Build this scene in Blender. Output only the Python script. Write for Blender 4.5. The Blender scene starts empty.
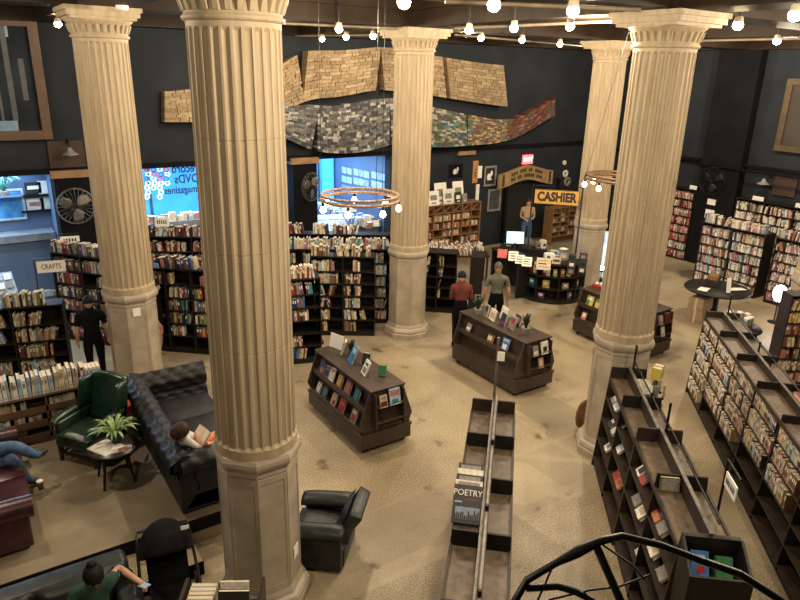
import bpy, bmesh, math, random
from mathutils import Vector, Matrix, Euler
random.seed(7)
R = math.radians
col = bpy.context.scene.collection
scene = bpy.context.scene

# ---------------------------------------------------------------- camera
FPX, VPX, VPY, CAMH, YAW = 662.7, 352.8, 2209.0, 5.5, -0.591
_d = Vector(((VPX-400)/FPX, -(VPY-300)/FPX, -1.0)).normalized()
_up = -_d
_fy = (Vector((0, 0, -1)) - _up*Vector((0, 0, -1)).dot(_up)).normalized()
_rx = _fy.cross(_up)
CR = Matrix.Rotation(YAW, 3, 'Z') @ Matrix((_rx, _fy, _up))
CAM = Vector((0, 0, CAMH))
cd = bpy.data.cameras.new('camera'); co = bpy.data.objects.new('camera', cd); col.objects.link(co)
cd.sensor_fit = 'HORIZONTAL'; cd.sensor_width = 36; cd.lens = 36*FPX/800; cd.clip_start = 0.05; cd.clip_end = 200
co.matrix_world = Matrix.Translation(CAM) @ CR.to_4x4()
scene.camera = co

# survey helpers: where a sight line of the photograph meets a level, a wall or an upright plane of the room
def _ray(x, y): return CR @ Vector(((x-400)/FPX, -(y-300)/FPX, -1.0))
def G(x, y, z=0.0):
    r = _ray(x, y); return CAM + r*((z-CAMH)/r.z)
def AY(x, y, Y):
    r = _ray(x, y); return CAM + r*(Y/r.y)
def AX(x, y, X):
    r = _ray(x, y); return CAM + r*(X/r.x)
def W(x, y, X, Y):
    n = Vector((X, Y, 0)).normalized(); r = _ray(x, y); return CAM + r*(Vector((X, Y, 0)).dot(n)/r.dot(n))

# ---------------------------------------------------------------- materials
MATS = {}
def mat(name, c, rough=.6, metal=0., var=.15, scale=6., bump=0., bscale=40., c2=None, emit=None, es=0., spec=.5, stretch=None, coat=0.):
    if name in MATS: return MATS[name]
    m = bpy.data.materials.new(name); m.use_nodes = True
    nt = m.node_tree; b = nt.nodes['Principled BSDF']
    b.inputs['Roughness'].default_value = rough; b.inputs['Metallic'].default_value = metal
    b.inputs['Specular IOR Level'].default_value = spec
    if coat: b.inputs['Coat Weight'].default_value = coat; b.inputs['Coat Roughness'].default_value = .2
    tc = nt.nodes.new('ShaderNodeTexCoord')
    src = tc.outputs['Object']
    if stretch:
        mp = nt.nodes.new('ShaderNodeMapping'); mp.inputs['Scale'].default_value = stretch
        nt.links.new(src, mp.inputs['Vector']); src = mp.outputs['Vector']
    n = nt.nodes.new('ShaderNodeTexNoise'); n.inputs['Scale'].default_value = scale; n.inputs['Detail'].default_value = 5
    nt.links.new(src, n.inputs['Vector'])
    ramp = nt.nodes.new('ShaderNodeValToRGB')
    if c2 is None: c2 = tuple(min(1, v*(1+var*1.5)) for v in c); c1 = tuple(v*(1-var*1.5) for v in c)
    else: c1 = c
    ramp.color_ramp.elements[0].position = .32; ramp.color_ramp.elements[1].position = .68
    ramp.color_ramp.elements[0].color = (*c1, 1); ramp.color_ramp.elements[1].color = (*c2, 1)
    nt.links.new(n.outputs['Fac'], ramp.inputs['Fac']); nt.links.new(ramp.outputs['Color'], b.inputs['Base Color'])
    if bump:
        n2 = nt.nodes.new('ShaderNodeTexNoise'); n2.inputs['Scale'].default_value = bscale; n2.inputs['Detail'].default_value = 3
        nt.links.new(src, n2.inputs['Vector'])
        bp = nt.nodes.new('ShaderNodeBump'); bp.inputs['Strength'].default_value = bump; bp.inputs['Distance'].default_value = .01
        nt.links.new(n2.outputs['Fac'], bp.inputs['Height']); nt.links.new(bp.outputs['Normal'], b.inputs['Normal'])
    if emit:
        b.inputs['Emission Color'].default_value = (*emit, 1); b.inputs['Emission Strength'].default_value = es
    MATS[name] = m; return m
wood = mat('dark_wood', (.018, .012, .009), .5, c2=(.042, .027, .019), scale=3, stretch=(2, 2, 9), bump=.15, spec=.3)
wood2 = mat('walnut_wood', (.030, .019, .014), .45, c2=(.060, .038, .028), scale=2.5, stretch=(2, 7, 7), bump=.12)
woodt = mat('worn_tray_wood', (.065, .045, .030), .5, c2=(.15, .105, .07), scale=4, stretch=(3, 3, 3), bump=.15)
blackw = mat('black_stained_wood', (.009, .008, .007), .5, c2=(.018, .014, .011), scale=4, stretch=(2, 2, 8), spec=.25)
brownw = mat('brown_wood', (.17, .085, .04), .5, c2=(.27, .15, .075), scale=3, stretch=(2, 2, 8))
oak = mat('oak_wood', (.26, .15, .07), .5, c2=(.36, .22, .11), scale=3, stretch=(2, 8, 2))
bleather = mat('black_leather', (.010, .010, .011), .5, var=.3, scale=9, bump=.35, bscale=30, spec=.35)
cleather = mat('charcoal_leather', (.014, .018, .018), .42, var=.3, scale=6, bump=.4, bscale=16, spec=.4)
gleather = mat('green_leather', (.008, .028, .015), .3, var=.3, scale=6, bump=.15, bscale=25, spec=.6)
rleather = mat('burgundy_leather', (.036, .007, .011), .34, var=.3, scale=6, bump=.15, bscale=25, spec=.6)
stone = mat('fluted_stone', (.32, .25, .16), .65, c2=(.42, .335, .22), scale=5, stretch=(2.5, 2.5, .35), bump=.12, bscale=25)
marble = mat('pedestal_marble', (.31, .255, .19), .45, c2=(.43, .36, .275), scale=4, bump=.06, bscale=18)
wallm = mat('slate_paint', (.020, .0235, .029), .75, var=.12, scale=1.2, bump=.05, spec=.12)
wallb = mat('black_paint', (.006, .006, .007), .75, var=.15, scale=2, spec=.1)
bluem = mat('blue_paint', (.075, .115, .20), .6, var=.06, scale=1.5)
ceilm = mat('dark_ceiling', (.012, .008, .006), .7, var=.3, scale=1.5, spec=.1)
beamm = mat('brown_beam_plaster', (.016, .010, .007), .6, c2=(.032, .021, .013), scale=1.5, spec=.15)
metal = mat('worn_steel', (.17, .15, .13), .45, .5, var=.2, scale=12)
blackm = mat('black_metal', (.018, .017, .016), .42, .6, var=.3, scale=8)
paper = mat('page_paper', (.66, .58, .45), .8, var=.12, scale=30, stretch=(1, 1, 20))
white = mat('white_card', (.80, .77, .70), .6, var=.04, scale=8)
ink = mat('black_ink', (.02, .018, .018), .6, var=.1)
skin = mat('skin', (.50, .27, .18), .5, var=.08, scale=8)
hairb = mat('black_hair', (.007, .006, .005), .65, var=.4, scale=30, stretch=(1, 1, .2), bump=.4, spec=.2)
hairbr = mat('brown_hair', (.04, .019, .011), .6, var=.4, scale=30, bump=.4, spec=.25)
hairg = mat('greying_hair', (.075, .058, .042), .55, var=.4, scale=30, bump=.4)
denim = mat('blue_denim', (.055, .11, .22), .8, var=.25, scale=10)
blackc = mat('black_cloth', (.006, .006, .007), .85, var=.3, scale=10, spec=.1)
greyc = mat('grey_green_cloth', (.115, .115, .085), .85, var=.12, scale=8)
redc = mat('rust_red_cloth', (.11, .021, .014), .85, var=.2, scale=8)
whitec = mat('white_cloth', (.62, .60, .58), .85, var=.08, scale=8)
greenc = mat('dark_green_cloth', (.015, .06, .035), .85, var=.3, scale=8)
limec = mat('lime_green_cloth', (.20, .55, .06), .8, var=.3, scale=18)
peachc = mat('peach_cloth', (.62, .24, .12), .85, var=.1, scale=8)
tanc = mat('tan_cloth', (.40, .27, .15), .85, var=.15, scale=8)
leafm = mat('leaf_green', (.10, .19, .05), .5, c2=(.30, .40, .14), scale=12)
leafd = mat('dark_leaf', (.012, .026, .012), .5, var=.4, scale=12)
potm = mat('clay_pot', (.22, .18, .14), .6, var=.15)
bulbm = mat('lit_bulb', (1, .85, .6), .3, emit=(1, .78, .45), es=28, var=0)
bulbc = mat('cool_lit_bulb', (.8, .9, 1), .3, emit=(.55, .75, 1), es=22, var=0)
tanpage = mat('sculpture_pages', (.44, .31, .16), .85, c2=(.60, .44, .24), scale=14)
card = mat('cardboard', (.27, .19, .11), .8, var=.15)
steel = mat('bright_steel', (.62, .60, .57), .28, .9, var=.1)
yellow = mat('sign_yellow', (.60, .33, .06), .55, var=.06, scale=4)

PAL = [('cream', (.58, .48, .33)), ('white', (.70, .66, .58)), ('grey', (.22, .20, .18)), ('black', (.018, .016, .016)), ('brown', (.14, .07, .035)),
       ('tan', (.38, .26, .14)), ('maroon', (.12, .018, .018)), ('red', (.32, .03, .022)), ('pink', (.42, .15, .155)), ('orange', (.42, .15, .04)),
       ('yellow', (.50, .40, .07)), ('olive', (.17, .16, .06)), ('green', (.04, .15, .06)), ('teal', (.03, .20, .22)), ('blue', (.04, .14, .36)),
       ('navy', (.018, .028, .07)), ('purple', (.13, .05, .15)), ('pale blue', (.30, .42, .52)), ('beige', (.48, .37, .25)), ('dusty rose', (.34, .15, .12))]
PIDX = {n: i for i, (n, c) in enumerate(PAL)}
PM = [mat('book_cover_'+n.replace(' ', '_'), c, .5, var=.18, scale=25) for n, c in PAL]

# ---------------------------------------------------------------- mesh builder
class MB:
    def __init__(s, M=None): s.v = []; s.f = []; s.m = []; s.mats = []; s.sm = []; s.M = M or Matrix.Identity(4); s.cur = 0; s.smooth = False
    def mt(s, m):
        if m not in s.mats: s.mats.append(m)
        s.cur = s.mats.index(m); return s
    def add(s, vs, fs, M=None, mats=None, smooth=None):
        b = len(s.v); T = s.M @ M if M is not None else s.M
        s.v += [tuple(T @ Vector(p)) for p in vs]
        for i, f in enumerate(fs):
            s.f.append(tuple(b+k for k in f)); s.m.append(s.cur if mats is None else mats[i]); s.sm.append(s.smooth if smooth is None else smooth)
        return s
    def box(s, x0, x1, y0, y1, z0, z1, M=None, top=None):
        vs = [(x0, y0, z0), (x1, y0, z0), (x1, y1, z0), (x0, y1, z0), (x0, y0, z1), (x1, y0, z1), (x1, y1, z1), (x0, y1, z1)]
        fs = [(0, 3, 2, 1), (4, 5, 6, 7), (0, 1, 5, 4), (1, 2, 6, 5), (2, 3, 7, 6), (3, 0, 4, 7)]
        mats = None
        if top is not None:
            c = s.cur; s.mt(top); t = s.cur; s.cur = c; mats = [c, t, c, c, c, c]
        return s.add(vs, fs, M, mats, smooth=False)
    def hexa(s, bot, top, M=None):
        fs = [(0, 3, 2, 1), (4, 5, 6, 7), (0, 1, 5, 4), (1, 2, 6, 5), (2, 3, 7, 6), (3, 0, 4, 7)]
        return s.add(list(bot)+list(top), fs, M, smooth=False)
    def prism(s, poly, a, b, axis='y', M=None):
        n = len(poly)
        def pt(p, t): return (p[0], t, p[1]) if axis == 'y' else ((t, p[0], p[1]) if axis == 'x' else (p[0], p[1], t))
        vs = [pt(p, a) for p in poly]+[pt(p, b) for p in poly]
        fs = [tuple(range(n)), tuple(range(2*n-1, n-1, -1))]+[(i, i+n, (i+1) % n+n, (i+1) % n) for i in range(n)]
        return s.add(vs, fs, M, smooth=False)
    def tube(s, pts, r, seg=8, M=None, caps=True, smooth=True):
        pts = [Vector(p) for p in pts]; n = len(pts); rr = r if isinstance(r, (list, tuple)) else [r]*n
        vs = []; fs = []; up = None
        for i, p in enumerate(pts):
            t = (pts[min(i+1, n-1)]-pts[max(i-1, 0)]).normalized()
            if up is None: up = Vector((0, 0, 1)) if abs(t.z) < .9 else Vector((1, 0, 0))
            a = t.cross(up).normalized(); bb = a.cross(t).normalized(); up = bb
            for k in range(seg):
                q = 2*math.pi*k/seg; vs.append(p+(a*math.cos(q)+bb*math.sin(q))*rr[i])
        for i in range(n-1):
            for k in range(seg):
                k2 = (k+1) % seg; fs.append((i*seg+k, i*seg+k2, (i+1)*seg+k2, (i+1)*seg+k))
        s.add(vs, fs, M, smooth=smooth)
        if caps: s.add([tuple(v) for v in vs[:seg]], [tuple(range(seg-1, -1, -1))], M, smooth=False); s.add([tuple(v) for v in vs[-seg:]], [tuple(range(seg))], M, smooth=False)
        return s
    def lathe(s, prof, seg=24, M=None, smooth=True, caps=True):
        vs = []; fs = []; n = len(prof)
        for r, z in prof:
            for k in range(seg):
                a = 2*math.pi*k/seg; vs.append((r*math.cos(a), r*math.sin(a), z))
        for i in range(n-1):
            for k in range(seg):
                k2 = (k+1) % seg; fs.append((i*seg+k, i*seg+k2, (i+1)*seg+k2, (i+1)*seg+k))
        s.add(vs, fs, M, smooth=smooth)
        if caps: s.add(vs[:seg], [tuple(range(seg-1, -1, -1))], M, smooth=False); s.add(vs[-seg:], [tuple(range(seg))], M, smooth=False)
        return s
    def ball(s, c, r, seg=12, M=None, sc=(1, 1, 1)):
        n = seg//2; prof = [(max(1e-4, math.sin(math.pi*i/n))*r, -math.cos(math.pi*i/n)*r) for i in range(n+1)]
        T = Matrix.Translation(c) @ Matrix.Diagonal((*sc, 1))
        return s.lathe(prof, seg, M @ T if M is not None else T, caps=False)
    def grid(s, fn, nu, nv, M=None, closeu=False, smooth=True):
        vs = [fn(i/(nu if closeu else nu-1), j/(nv-1)) for j in range(nv) for i in range(nu)]
        fs = []
        for j in range(nv-1):
            for i in range(nu if closeu else nu-1):
                i2 = (i+1) % nu; fs.append((j*nu+i, j*nu+i2, (j+1)*nu+i2, (j+1)*nu+i))
        return s.add(vs, fs, M, smooth=smooth)
    def mesh(s, name):
        me = bpy.data.meshes.new(name); me.from_pydata(s.v, [], s.f)
        for m in s.mats: me.materials.append(m)
        me.polygons.foreach_set('material_index', s.m); me.polygons.foreach_set('use_smooth', s.sm); me.update()
        return me
    def build(s, name, parent=None, bevel=0., loc=None, rz=0., solid=0., sub=0):
        o = bpy.data.objects.new(name, s.mesh(name)); col.objects.link(o)
        if parent: o.parent = parent
        if loc is not None: o.location = loc; o.rotation_euler = (0, 0, rz)
        if solid: md = o.modifiers.new('solid', 'SOLIDIFY'); md.thickness = solid
        if bevel: md = o.modifiers.new('bevel', 'BEVEL'); md.width = bevel; md.segments = 2; md.limit_method = 'ANGLE'
        if sub: md = o.modifiers.new('sub', 'SUBSURF'); md.levels = sub; md.render_levels = sub
        return o
def T3(x, y, z): return Matrix.Translation((x, y, z))
def RZ(a): return Matrix.Rotation(a, 4, 'Z')
def RX(a): return Matrix.Rotation(a, 4, 'X')
def RY(a): return Matrix.Rotation(a, 4, 'Y')
def tag(o, label=None, cat=None, group=None, kind=None):
    if label: o['label'] = label
    if cat: o['category'] = cat
    if group: o['group'] = group
    if kind: o['kind'] = kind
    return o
def thing(name, label, cat, loc=(0, 0, 0), rz=0., group=None):
    o = bpy.data.objects.new(name, None); col.objects.link(o); o.location = loc; o.rotation_euler = (0, 0, rz); o.empty_display_size = .1
    return tag(o, label, cat, group)
def struct(o): o['kind'] = 'structure'; return o
_txt = {}
def text_mesh(body, size, m, ext=.002, mirror=False, align='CENTER', bold=.0):
    cu = bpy.data.curves.new('lettering', 'FONT'); cu.body = body; cu.size = size; cu.extrude = ext; cu.align_x = align; cu.align_y = 'CENTER'; cu.resolution_u = 3; cu.offset = bold*size
    ob = bpy.data.objects.new('lettering', cu); col.objects.link(ob)
    bpy.context.view_layer.update()
    me = bpy.data.meshes.new_from_object(ob.evaluated_get(bpy.context.evaluated_depsgraph_get()))
    bpy.data.objects.remove(ob)
    if mirror: me.transform(Matrix.Diagonal((-1, 1, 1, 1))); me.flip_normals()
    me.materials.clear(); me.materials.append(m)
    return me
def text(body, size, m, M, parent, name='lettering', mirror=False, sx=1., bold=0.):
    me = text_mesh(body, size, m, mirror=mirror, bold=bold); me.transform(M @ Matrix.Diagonal((sx, 1, 1, 1)))
    o = bpy.data.objects.new(name, me); col.objects.link(o); o.parent = parent; return o
UPRIGHT = RX(R(90))       # text standing up, reading from the -y side
def nth(n): return {1: 'first', 2: 'second', 3: 'third', 4: 'fourth', 5: 'fifth', 6: 'sixth'}.get(n, str(n)+('th' if 10 < n % 100 < 14 else {1: 'st', 2: 'nd', 3: 'rd'}.get(n % 10, 'th')))
# ---------------------------------------------------------------- the room
CX, CY = (2.098, 7.775, 13.452), (5.677, 11.30)
BW, RW, SOF, BEAM, CEIL = 16.4, 19.1, 3.2, 6.25, 6.95
def floor_material():
    m = bpy.data.materials.new('terrazzo_floor'); m.use_nodes = True; nt = m.node_tree; N = nt.nodes.new; L = nt.links.new
    b = nt.nodes['Principled BSDF']; tc = N('ShaderNodeTexCoord'); sp = N('ShaderNodeSeparateXYZ'); L(tc.outputs['Object'], sp.inputs[0])
    def noise(sc, det=4, vec=None):
        n = N('ShaderNodeTexNoise'); n.inputs['Scale'].default_value = sc; n.inputs['Detail'].default_value = det; L(vec or tc.outputs['Object'], n.inputs['Vector']); return n.outputs['Fac']
    def ramp(f, stops):
        r = N('ShaderNodeValToRGB')
        while len(r.color_ramp.elements) < len(stops): r.color_ramp.elements.new(.5)
        for e, (p, c) in zip(r.color_ramp.elements, stops): e.position = p; e.color = (*c, 1)
        L(f, r.inputs['Fac']); return r.outputs['Color']
    def mth(op, a, v=None, bb=None):
        n = N('ShaderNodeMath'); n.operation = op
        for i, q in enumerate((a, bb if bb is not None else v)):
            if q is None: continue
            if isinstance(q, (int, float)): n.inputs[i].default_value = q
            else: L(q, n.inputs[i])
        return n.outputs[0]
    def mix(f, a, c, mode='MIX'):
        n = N('ShaderNodeMix'); n.data_type = 'RGBA'; n.blend_type = mode
        if isinstance(f, (int, float)): n.inputs['Factor'].default_value = f
        else: L(f, n.inputs['Factor'])
        for k, q in ((6, a), (7, c)):
            if isinstance(q, tuple): n.inputs[k].default_value = (*q, 1)
            else: L(q, n.inputs[k])
        return n.outputs[2]
    base = ramp(noise(58, 5), [(.36, (.20, .148, .088)), (.5, (.355, .283, .175)), (.64, (.57, .485, .34))])
    # stone borders along the column lines
    def band(axis, cs, w):
        out = None
        for c in cs:
            d = mth('ABSOLUTE', mth('SUBTRACT', axis, c)); k = mth('LESS_THAN', d, w)
            out = k if out is None else mth('MAXIMUM', out, None, k)
        return out
    bx = band(sp.outputs['X'], CX, .62); by = band(sp.outputs['Y'], CY, .62)
    bandm = mth('MAXIMUM', bx, None, by)
    edge = mth('MAXIMUM', mth('SUBTRACT', band(sp.outputs['X'], CX, .62), None, band(sp.outputs['X'], CX, .55)), None, mth('SUBTRACT', by, None, band(sp.outputs['Y'], CY, .55)))
    vor = N('ShaderNodeTexVoronoi'); vor.distance = 'CHEBYCHEV'; vor.inputs['Scale'].default_value = .9; vor.inputs['Randomness'].default_value = .5; L(tc.outputs['Object'], vor.inputs['Vector'])
    sepc = N('ShaderNodeSeparateColor'); L(vor.outputs['Color'], sepc.inputs[0])
    tiles = ramp(sepc.outputs[0], [(0, (.17, .165, .12)), (.3, (.34, .28, .19)), (.6, (.44, .36, .24)), (1, (.54, .45, .31))])
    tiles = mix(mth('MULTIPLY', noise(5), .6), tiles, (.25, .205, .14)); tiles = mix(.45, tiles, base)
    c = mix(bandm, base, tiles)
    c = mix(mth('MULTIPLY', edge, .32), c, (.46, .39, .28))
    # wear: broad scuffed areas and small dark stains
    wear = ramp(noise(.55, 5), [(.35, (.62, .58, .54)), (.60, (1, 1, 1))])
    c = mix(1., c, wear, 'MULTIPLY')
    st = ramp(noise(2.2, 6), [(.28, (.35, .32, .30)), (.36, (1, 1, 1))])
    c = mix(.9, c, st, 'MULTIPLY')
    L(c, b.inputs['Base Color']); b.inputs['Roughness'].default_value = .42
    rr = N('ShaderNodeMapRange'); rr.inputs[3].default_value = .3; rr.inputs[4].default_value = .6; L(noise(3), rr.inputs[0]); L(rr.outputs[0], b.inputs['Roughness'])
    return m
floorm = floor_material()
X0, X1, Y0, Y1 = -9., 19.6, -2.5, 21.
struct(MB().mt(floorm).box(X0, X1+.4, Y0, Y1, -.2, 0).build('floor'))
struct(MB().mt(ceilm).box(X0, X1+.4, Y0, BW+.3, CEIL, CEIL+.2).build('ceiling'))
# beams along the column lines (with a cornice step) and lesser ones between
def beam(x0, x1, y0, y1, z0, n):
    b = MB().mt(beamm); b.box(x0, x1, y0, y1, z0+.0, CEIL)
    lx = (x1-x0) > (y1-y0)
    if lx: b.box(x0, x1, y0-.10, y1+.10, z0+.28, CEIL); b.box(x0, x1, y0-.18, y1+.18, z0+.5, CEIL)
    else: b.box(x0-.10, x1+.10, y0, y1, z0+.28, CEIL); b.box(x0-.18, x1+.18, y0, y1, z0+.5, CEIL)
    struct(b.build('trim_%d' % n))
k = 1
for y in (.05,)+CY+(BW-.25,): beam(X0, RW+.4, y-.35, y+.35, BEAM, k); k += 1
for x in (-3.58,)+CX+(RW-.1,): beam(x-.35, x+.35, Y0, BW+.1, BEAM+.003, k); k += 1
for y in (2.8, 8.5, 13.9): beam(X0, RW+.3, y-.13, y+.13, BEAM+.22, k); k += 1
# walls
P1 = (AY(56, 200, BW).x, AY(93, 200, BW).x)      # the two dark piers with fans
P2 = (AY(292, 200, BW).x, AY(315.5, 200, BW).x)
OP3 = 10.55
w = MB().mt(wallm)
w.box(X0, RW+.5, BW, BW+.3, SOF, CEIL)           # upper wall over the shop-window bays
w.box(OP3, RW+.5, BW, BW+.3, 0, SOF)             # solid wall right of the bays
struct(w.build('wall_back'))
w = MB().mt(wallb)
w.box(P1[0], P1[1], BW-.12, BW+.35, 0, SOF-.1); w.box(P2[0], P2[1], BW-.12, BW+.35, 0, SOF-.1)
struct(w.build('wall_back_piers'))
w = MB().mt(mat('pier_cap_wood', (.22, .12, .06), .6, c2=(.34, .2, .1), scale=3))
for p in (P1, P2): w.box(p[0]-.05, p[1]+.05, BW-.16, BW+.3, SOF-.12, SOF+.04)
w.box(AY(457, 150, BW).x, AY(474, 150, BW).x, BW-.1, BW, 3.05, 3.17)
struct(w.build('trim_%d' % k)); k += 1
w = MB().mt(wallb).box(X0, RW, BW-.05, BW, SOF-.03, SOF+.09)
w.box(RW-.14, RW-.02, Y0, BW-.06, 3.10, 3.16)
struct(w.build('trim_%d' % k)); k += 1
w = MB().mt(wallm).box(RW, RW+.3, Y0, BW, 0, CEIL); struct(w.build('wall_right'))
w = MB().mt(wallb)
for y in (CY[1]-.05, CY[0]): w.box(RW-.32, RW, y-.62, y+.62, 0, BEAM+.1)
w.mt(blackm).tube([(RW-.36, Y0+.5, 3.02), (RW-.36, 12.0, 3.02), (RW-.06, 12.1, 3.02), (RW-.06, BW-.2, 3.02)], .03)
struct(w.build('wall_right_pilasters'))
struct(MB().mt(wallm).box(X0-.3, X0, Y0, Y1, 0, CEIL).build('wall_left'))
struct(MB().mt(wallm).box(X0-.3, RW+.5, Y0-.3, Y0, 0, CEIL).build('wall_front'))
# the shop-window bays behind the wall: blue display walls, street windows, counters
A1, A2, A3 = 17.6, 18.0, 19.9
b = MB().mt(bluem)
b.box(X0, P1[0]+.1, A1, A1+.15, 0, SOF); b.box(P1[0]-.02, P1[0]+.12, BW+.36, A1, 0, SOF)
b.box(P1[1]-.12, P1[1], BW+.36, A2+.2, 0, SOF)
b.box(P1[1], P2[0], A2, A2+.12, 0, .95)
b.box(P2[0]+.02, P2[0]+.14, BW+.36, A3, 0, SOF)
X3 = 10.6
b.box(X3, X3+.15, BW+.3, A3, 0, SOF); b.box(P2[0]+.14, X3, A3, A3+.12, 0, 1.0)
struct(b.build('wall_display_bays'))
struct(MB().mt(mat('bay_ceiling_paint', (.30, .36, .45), .7)).box(X0, RW+.5, BW+.3, Y1, SOF, SOF+.15).build('ceiling_display_bays'))
glass = bpy.data.materials.new('frosted_window_film'); glass.use_nodes = True
_n = glass.node_tree; _n.nodes.clear(); _o = _n.nodes.new('ShaderNodeOutputMaterial'); _a = _n.nodes.new('ShaderNodeMixShader')
_t = _n.nodes.new('ShaderNodeBsdfTranslucent'); _t.inputs[0].default_value = (.55, .85, 1, 1); _tr = _n.nodes.new('ShaderNodeBsdfTransparent'); _tr.inputs[0].default_value = (.55, .82, 1, 1)
_nz = _n.nodes.new('ShaderNodeTexNoise'); _nz.inputs['Scale'].default_value = 2.2; _tcn = _n.nodes.new('ShaderNodeTexCoord'); _n.links.new(_tcn.outputs['Object'], _nz.inputs['Vector'])
_n.links.new(_nz.outputs['Fac'], _a.inputs[0]); _n.links.new(_tr.outputs[0], _a.inputs[1]); _n.links.new(_t.outputs[0], _a.inputs[2]); _n.links.new(_a.outputs[0], _o.inputs[0])
def window(n, x0, x1, y, z0, z1, nm):
    o = MB().mt(glass).box(x0, x1, y+.02, y+.03, z0, z1).build('window_%d' % n); struct(o)
    f = MB().mt(mat('window_bronze', (.02, .05, .09), .5))
    for i in range(nm+1):
        x = x0+(x1-x0)*i/nm; f.box(x-.03, x+.03, y-.01, y+.06, z0, z1)
    f.box(x0, x1, y-.01, y+.06, z0-.05, z0+.03); f.box(x0, x1, y-.01, y+.06, z1-.05, z1)
    f.build('window_frame', o); return o
win1 = window(1, P1[1], P2[0], A2, .95, SOF, 3)
win2 = window(2, P2[0]+.14, X3, A3, 1.0, SOF, 5)
# shop lettering seen from behind, and the ring stickers on the glass
inkb = mat('navy_lettering', (.004, .006, .015), .8)
for s, px, py, sz in (('record', 185, 168.5, .32), ('DVDs', 186.5, 179, .32), ('magazines', 181, 190, .27)):
    p = AY(px, py, A2-.02); text(s, sz, inkb, T3(p.x, A2-.02, p.z) @ UPRIGHT, win1, 'window_lettering', mirror=True, sx=.8, bold=.025)
b1 = MB()
rc = [mat('sticker_red', (.5, .05, .06), .6), mat('sticker_white', (.7, .75, .8), .6), mat('sticker_blue', (.05, .12, .45), .6)]
for i in range(4):
    for j in range(7):
        if (i in (1, 3)) and j > 4 - (i == 3): continue
        p = AY(147+i*6.4+(j % 2)*1.2, 169.5+j*4.6, A2-.03)
        b1.mt(rc[(i*2+j) % 3 if j < 3 else 1]).lathe([(.035, 0), (.075, 0), (.075, .01), (.035, .01), (.035, 0)], 12, T3(p.x, A2-.03, p.z) @ UPRIGHT, caps=False)
b1.build('ring_sticker_garland', win1)
# ---------------------------------------------------------------- fluted columns
SH0, SH1 = 1.92, 5.83
def column_meshes():
    NF = 28; rb, rt = .398, .385
    def rad(z): t = (z-SH0)/(SH1-SH0); return rb+(rt-rb)*(t**1.25)
    angs = []
    for k in range(NF):
        for f, dd in ((.0, 0), (.22, 0), (.29, .55), (.43, .93), (.61, 1), (.79, .93), (.93, .55)):
            angs.append(((k+f)/NF*2*math.pi, dd))
    zs = [(SH0+.0, 1), (SH0+.10, 1), (SH0+.13, 0)]
    for z in (3.02, 3.95, 4.92): zs += [(z-.007, 0), (z-.004, 2), (z+.004, 2), (z+.007, 0)]
    zs += [(SH1-.07, 0), (SH1-.04, 1), (SH1, 1)]
    b = MB().mt(stone); vs = []; fs = []; n = len(angs)
    for z, md in zs:
        r0 = rad(z)+(.012 if md == 1 and z < 3 else 0)
        for a, d in angs:
            r = r0-(0 if md == 1 else (.024*d))-(.004 if md == 2 else 0)
            vs.append((r*math.cos(a), r*math.sin(a), z))
    for j in range(len(zs)-1):
        for i in range(n):
            i2 = (i+1) % n; fs.append((j*n+i, j*n+i2, (j+1)*n+i2, (j+1)*n+i))
    b.add(vs, fs); shaft = b.mesh('shaft')
    def octo(b, prof):
        vs = []; fs = []
        for r, z in prof:
            for k in range(8):
                a = math.pi/4*(k+.5); vs.append((r*math.cos(a)/math.cos(math.pi/8), r*math.sin(a)/math.cos(math.pi/8), z))
        for i in range(len(prof)-1):
            for k in range(8): fs.append((i*8+k, i*8+(k+1) % 8, (i+1)*8+(k+1) % 8, (i+1)*8+k))
        m = len(prof)-1; fs.append(tuple(range(m*8, m*8+8))); b.add(vs, fs, smooth=False)
    b = MB().mt(marble)
    octo(b, [(.375, .26), (.370, 1.70), (.38, 1.72), (.38, 1.77), (.405, 1.80), (.42, 1.84), (.42, 1.88), (.405, 1.92)])
    for k in range(8):      # raised border of each face, leaving a sunk panel
        M = RZ(math.pi/4*k)
        for x0, x1, z0, z1 in ((-.152, -.125, .30, 1.70), (.125, .152, .30, 1.70), (-.125, .125, 1.63, 1.70), (-.125, .125, .30, .38)):
            b.box(.36, .378, x0, x1, z0, z1, M)
    ped = b.mesh('pedestal')
    b = MB().mt(marble)
    octo(b, [(.47, 0), (.47, .09), (.455, .11), (.46, .15), (.44, .19), (.405, .215), (.395, .25), (.375, .29)])
    base = b.mesh('base')
    b = MB().mt(stone)
    b.lathe([(.385, SH1), (.41, SH1+.01), (.42, SH1+.035), (.40, SH1+.05), (.395, SH1+.07), (.40, SH1+.16), (.43, SH1+.20), (.47, SH1+.235), (.48, SH1+.26), (.40, SH1+.26)], 40)
    for k in range(28):     # band of carved leaves
        M = RZ(2*math.pi*k/28)
        b.hexa([(.395, -.028, SH1+.075), (.412, -.022, SH1+.075), (.412, .022, SH1+.075), (.395, .028, SH1+.075)],
               [(.40, -.036, SH1+.19), (.452, -.020, SH1+.19), (.452, .020, SH1+.19), (.40, .036, SH1+.19)], M)
    cap = b.mesh('capital')
    b = MB().mt(stone)
    for h, z0, z1 in ((.45, .25, .29), (.49, .29, .36), (.52, .36, .42)): b.box(-h, h, -h, h, SH1+z0, SH1+z1)
    ab = b.mesh('abacus')
    return [('shaft', shaft), ('pedestal', ped), ('base', base), ('capital', cap), ('abacus', ab)]
CM = column_meshes()
def column(x, y, label, plaque=None):
    t = thing('fluted_column', label, 'column', (x, y, 0), 0, 'fluted stone columns'); t['kind'] = 'thing'
    for n, me in CM:
        o = bpy.data.objects.new(n, me); col.objects.link(o); o.parent = t
    if plaque:
        MB().mt(white).box(.378, .386, -.06, .06, plaque[1]-.07, plaque[1]+.07, RZ(plaque[0])).build('white_plaque', t)
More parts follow.
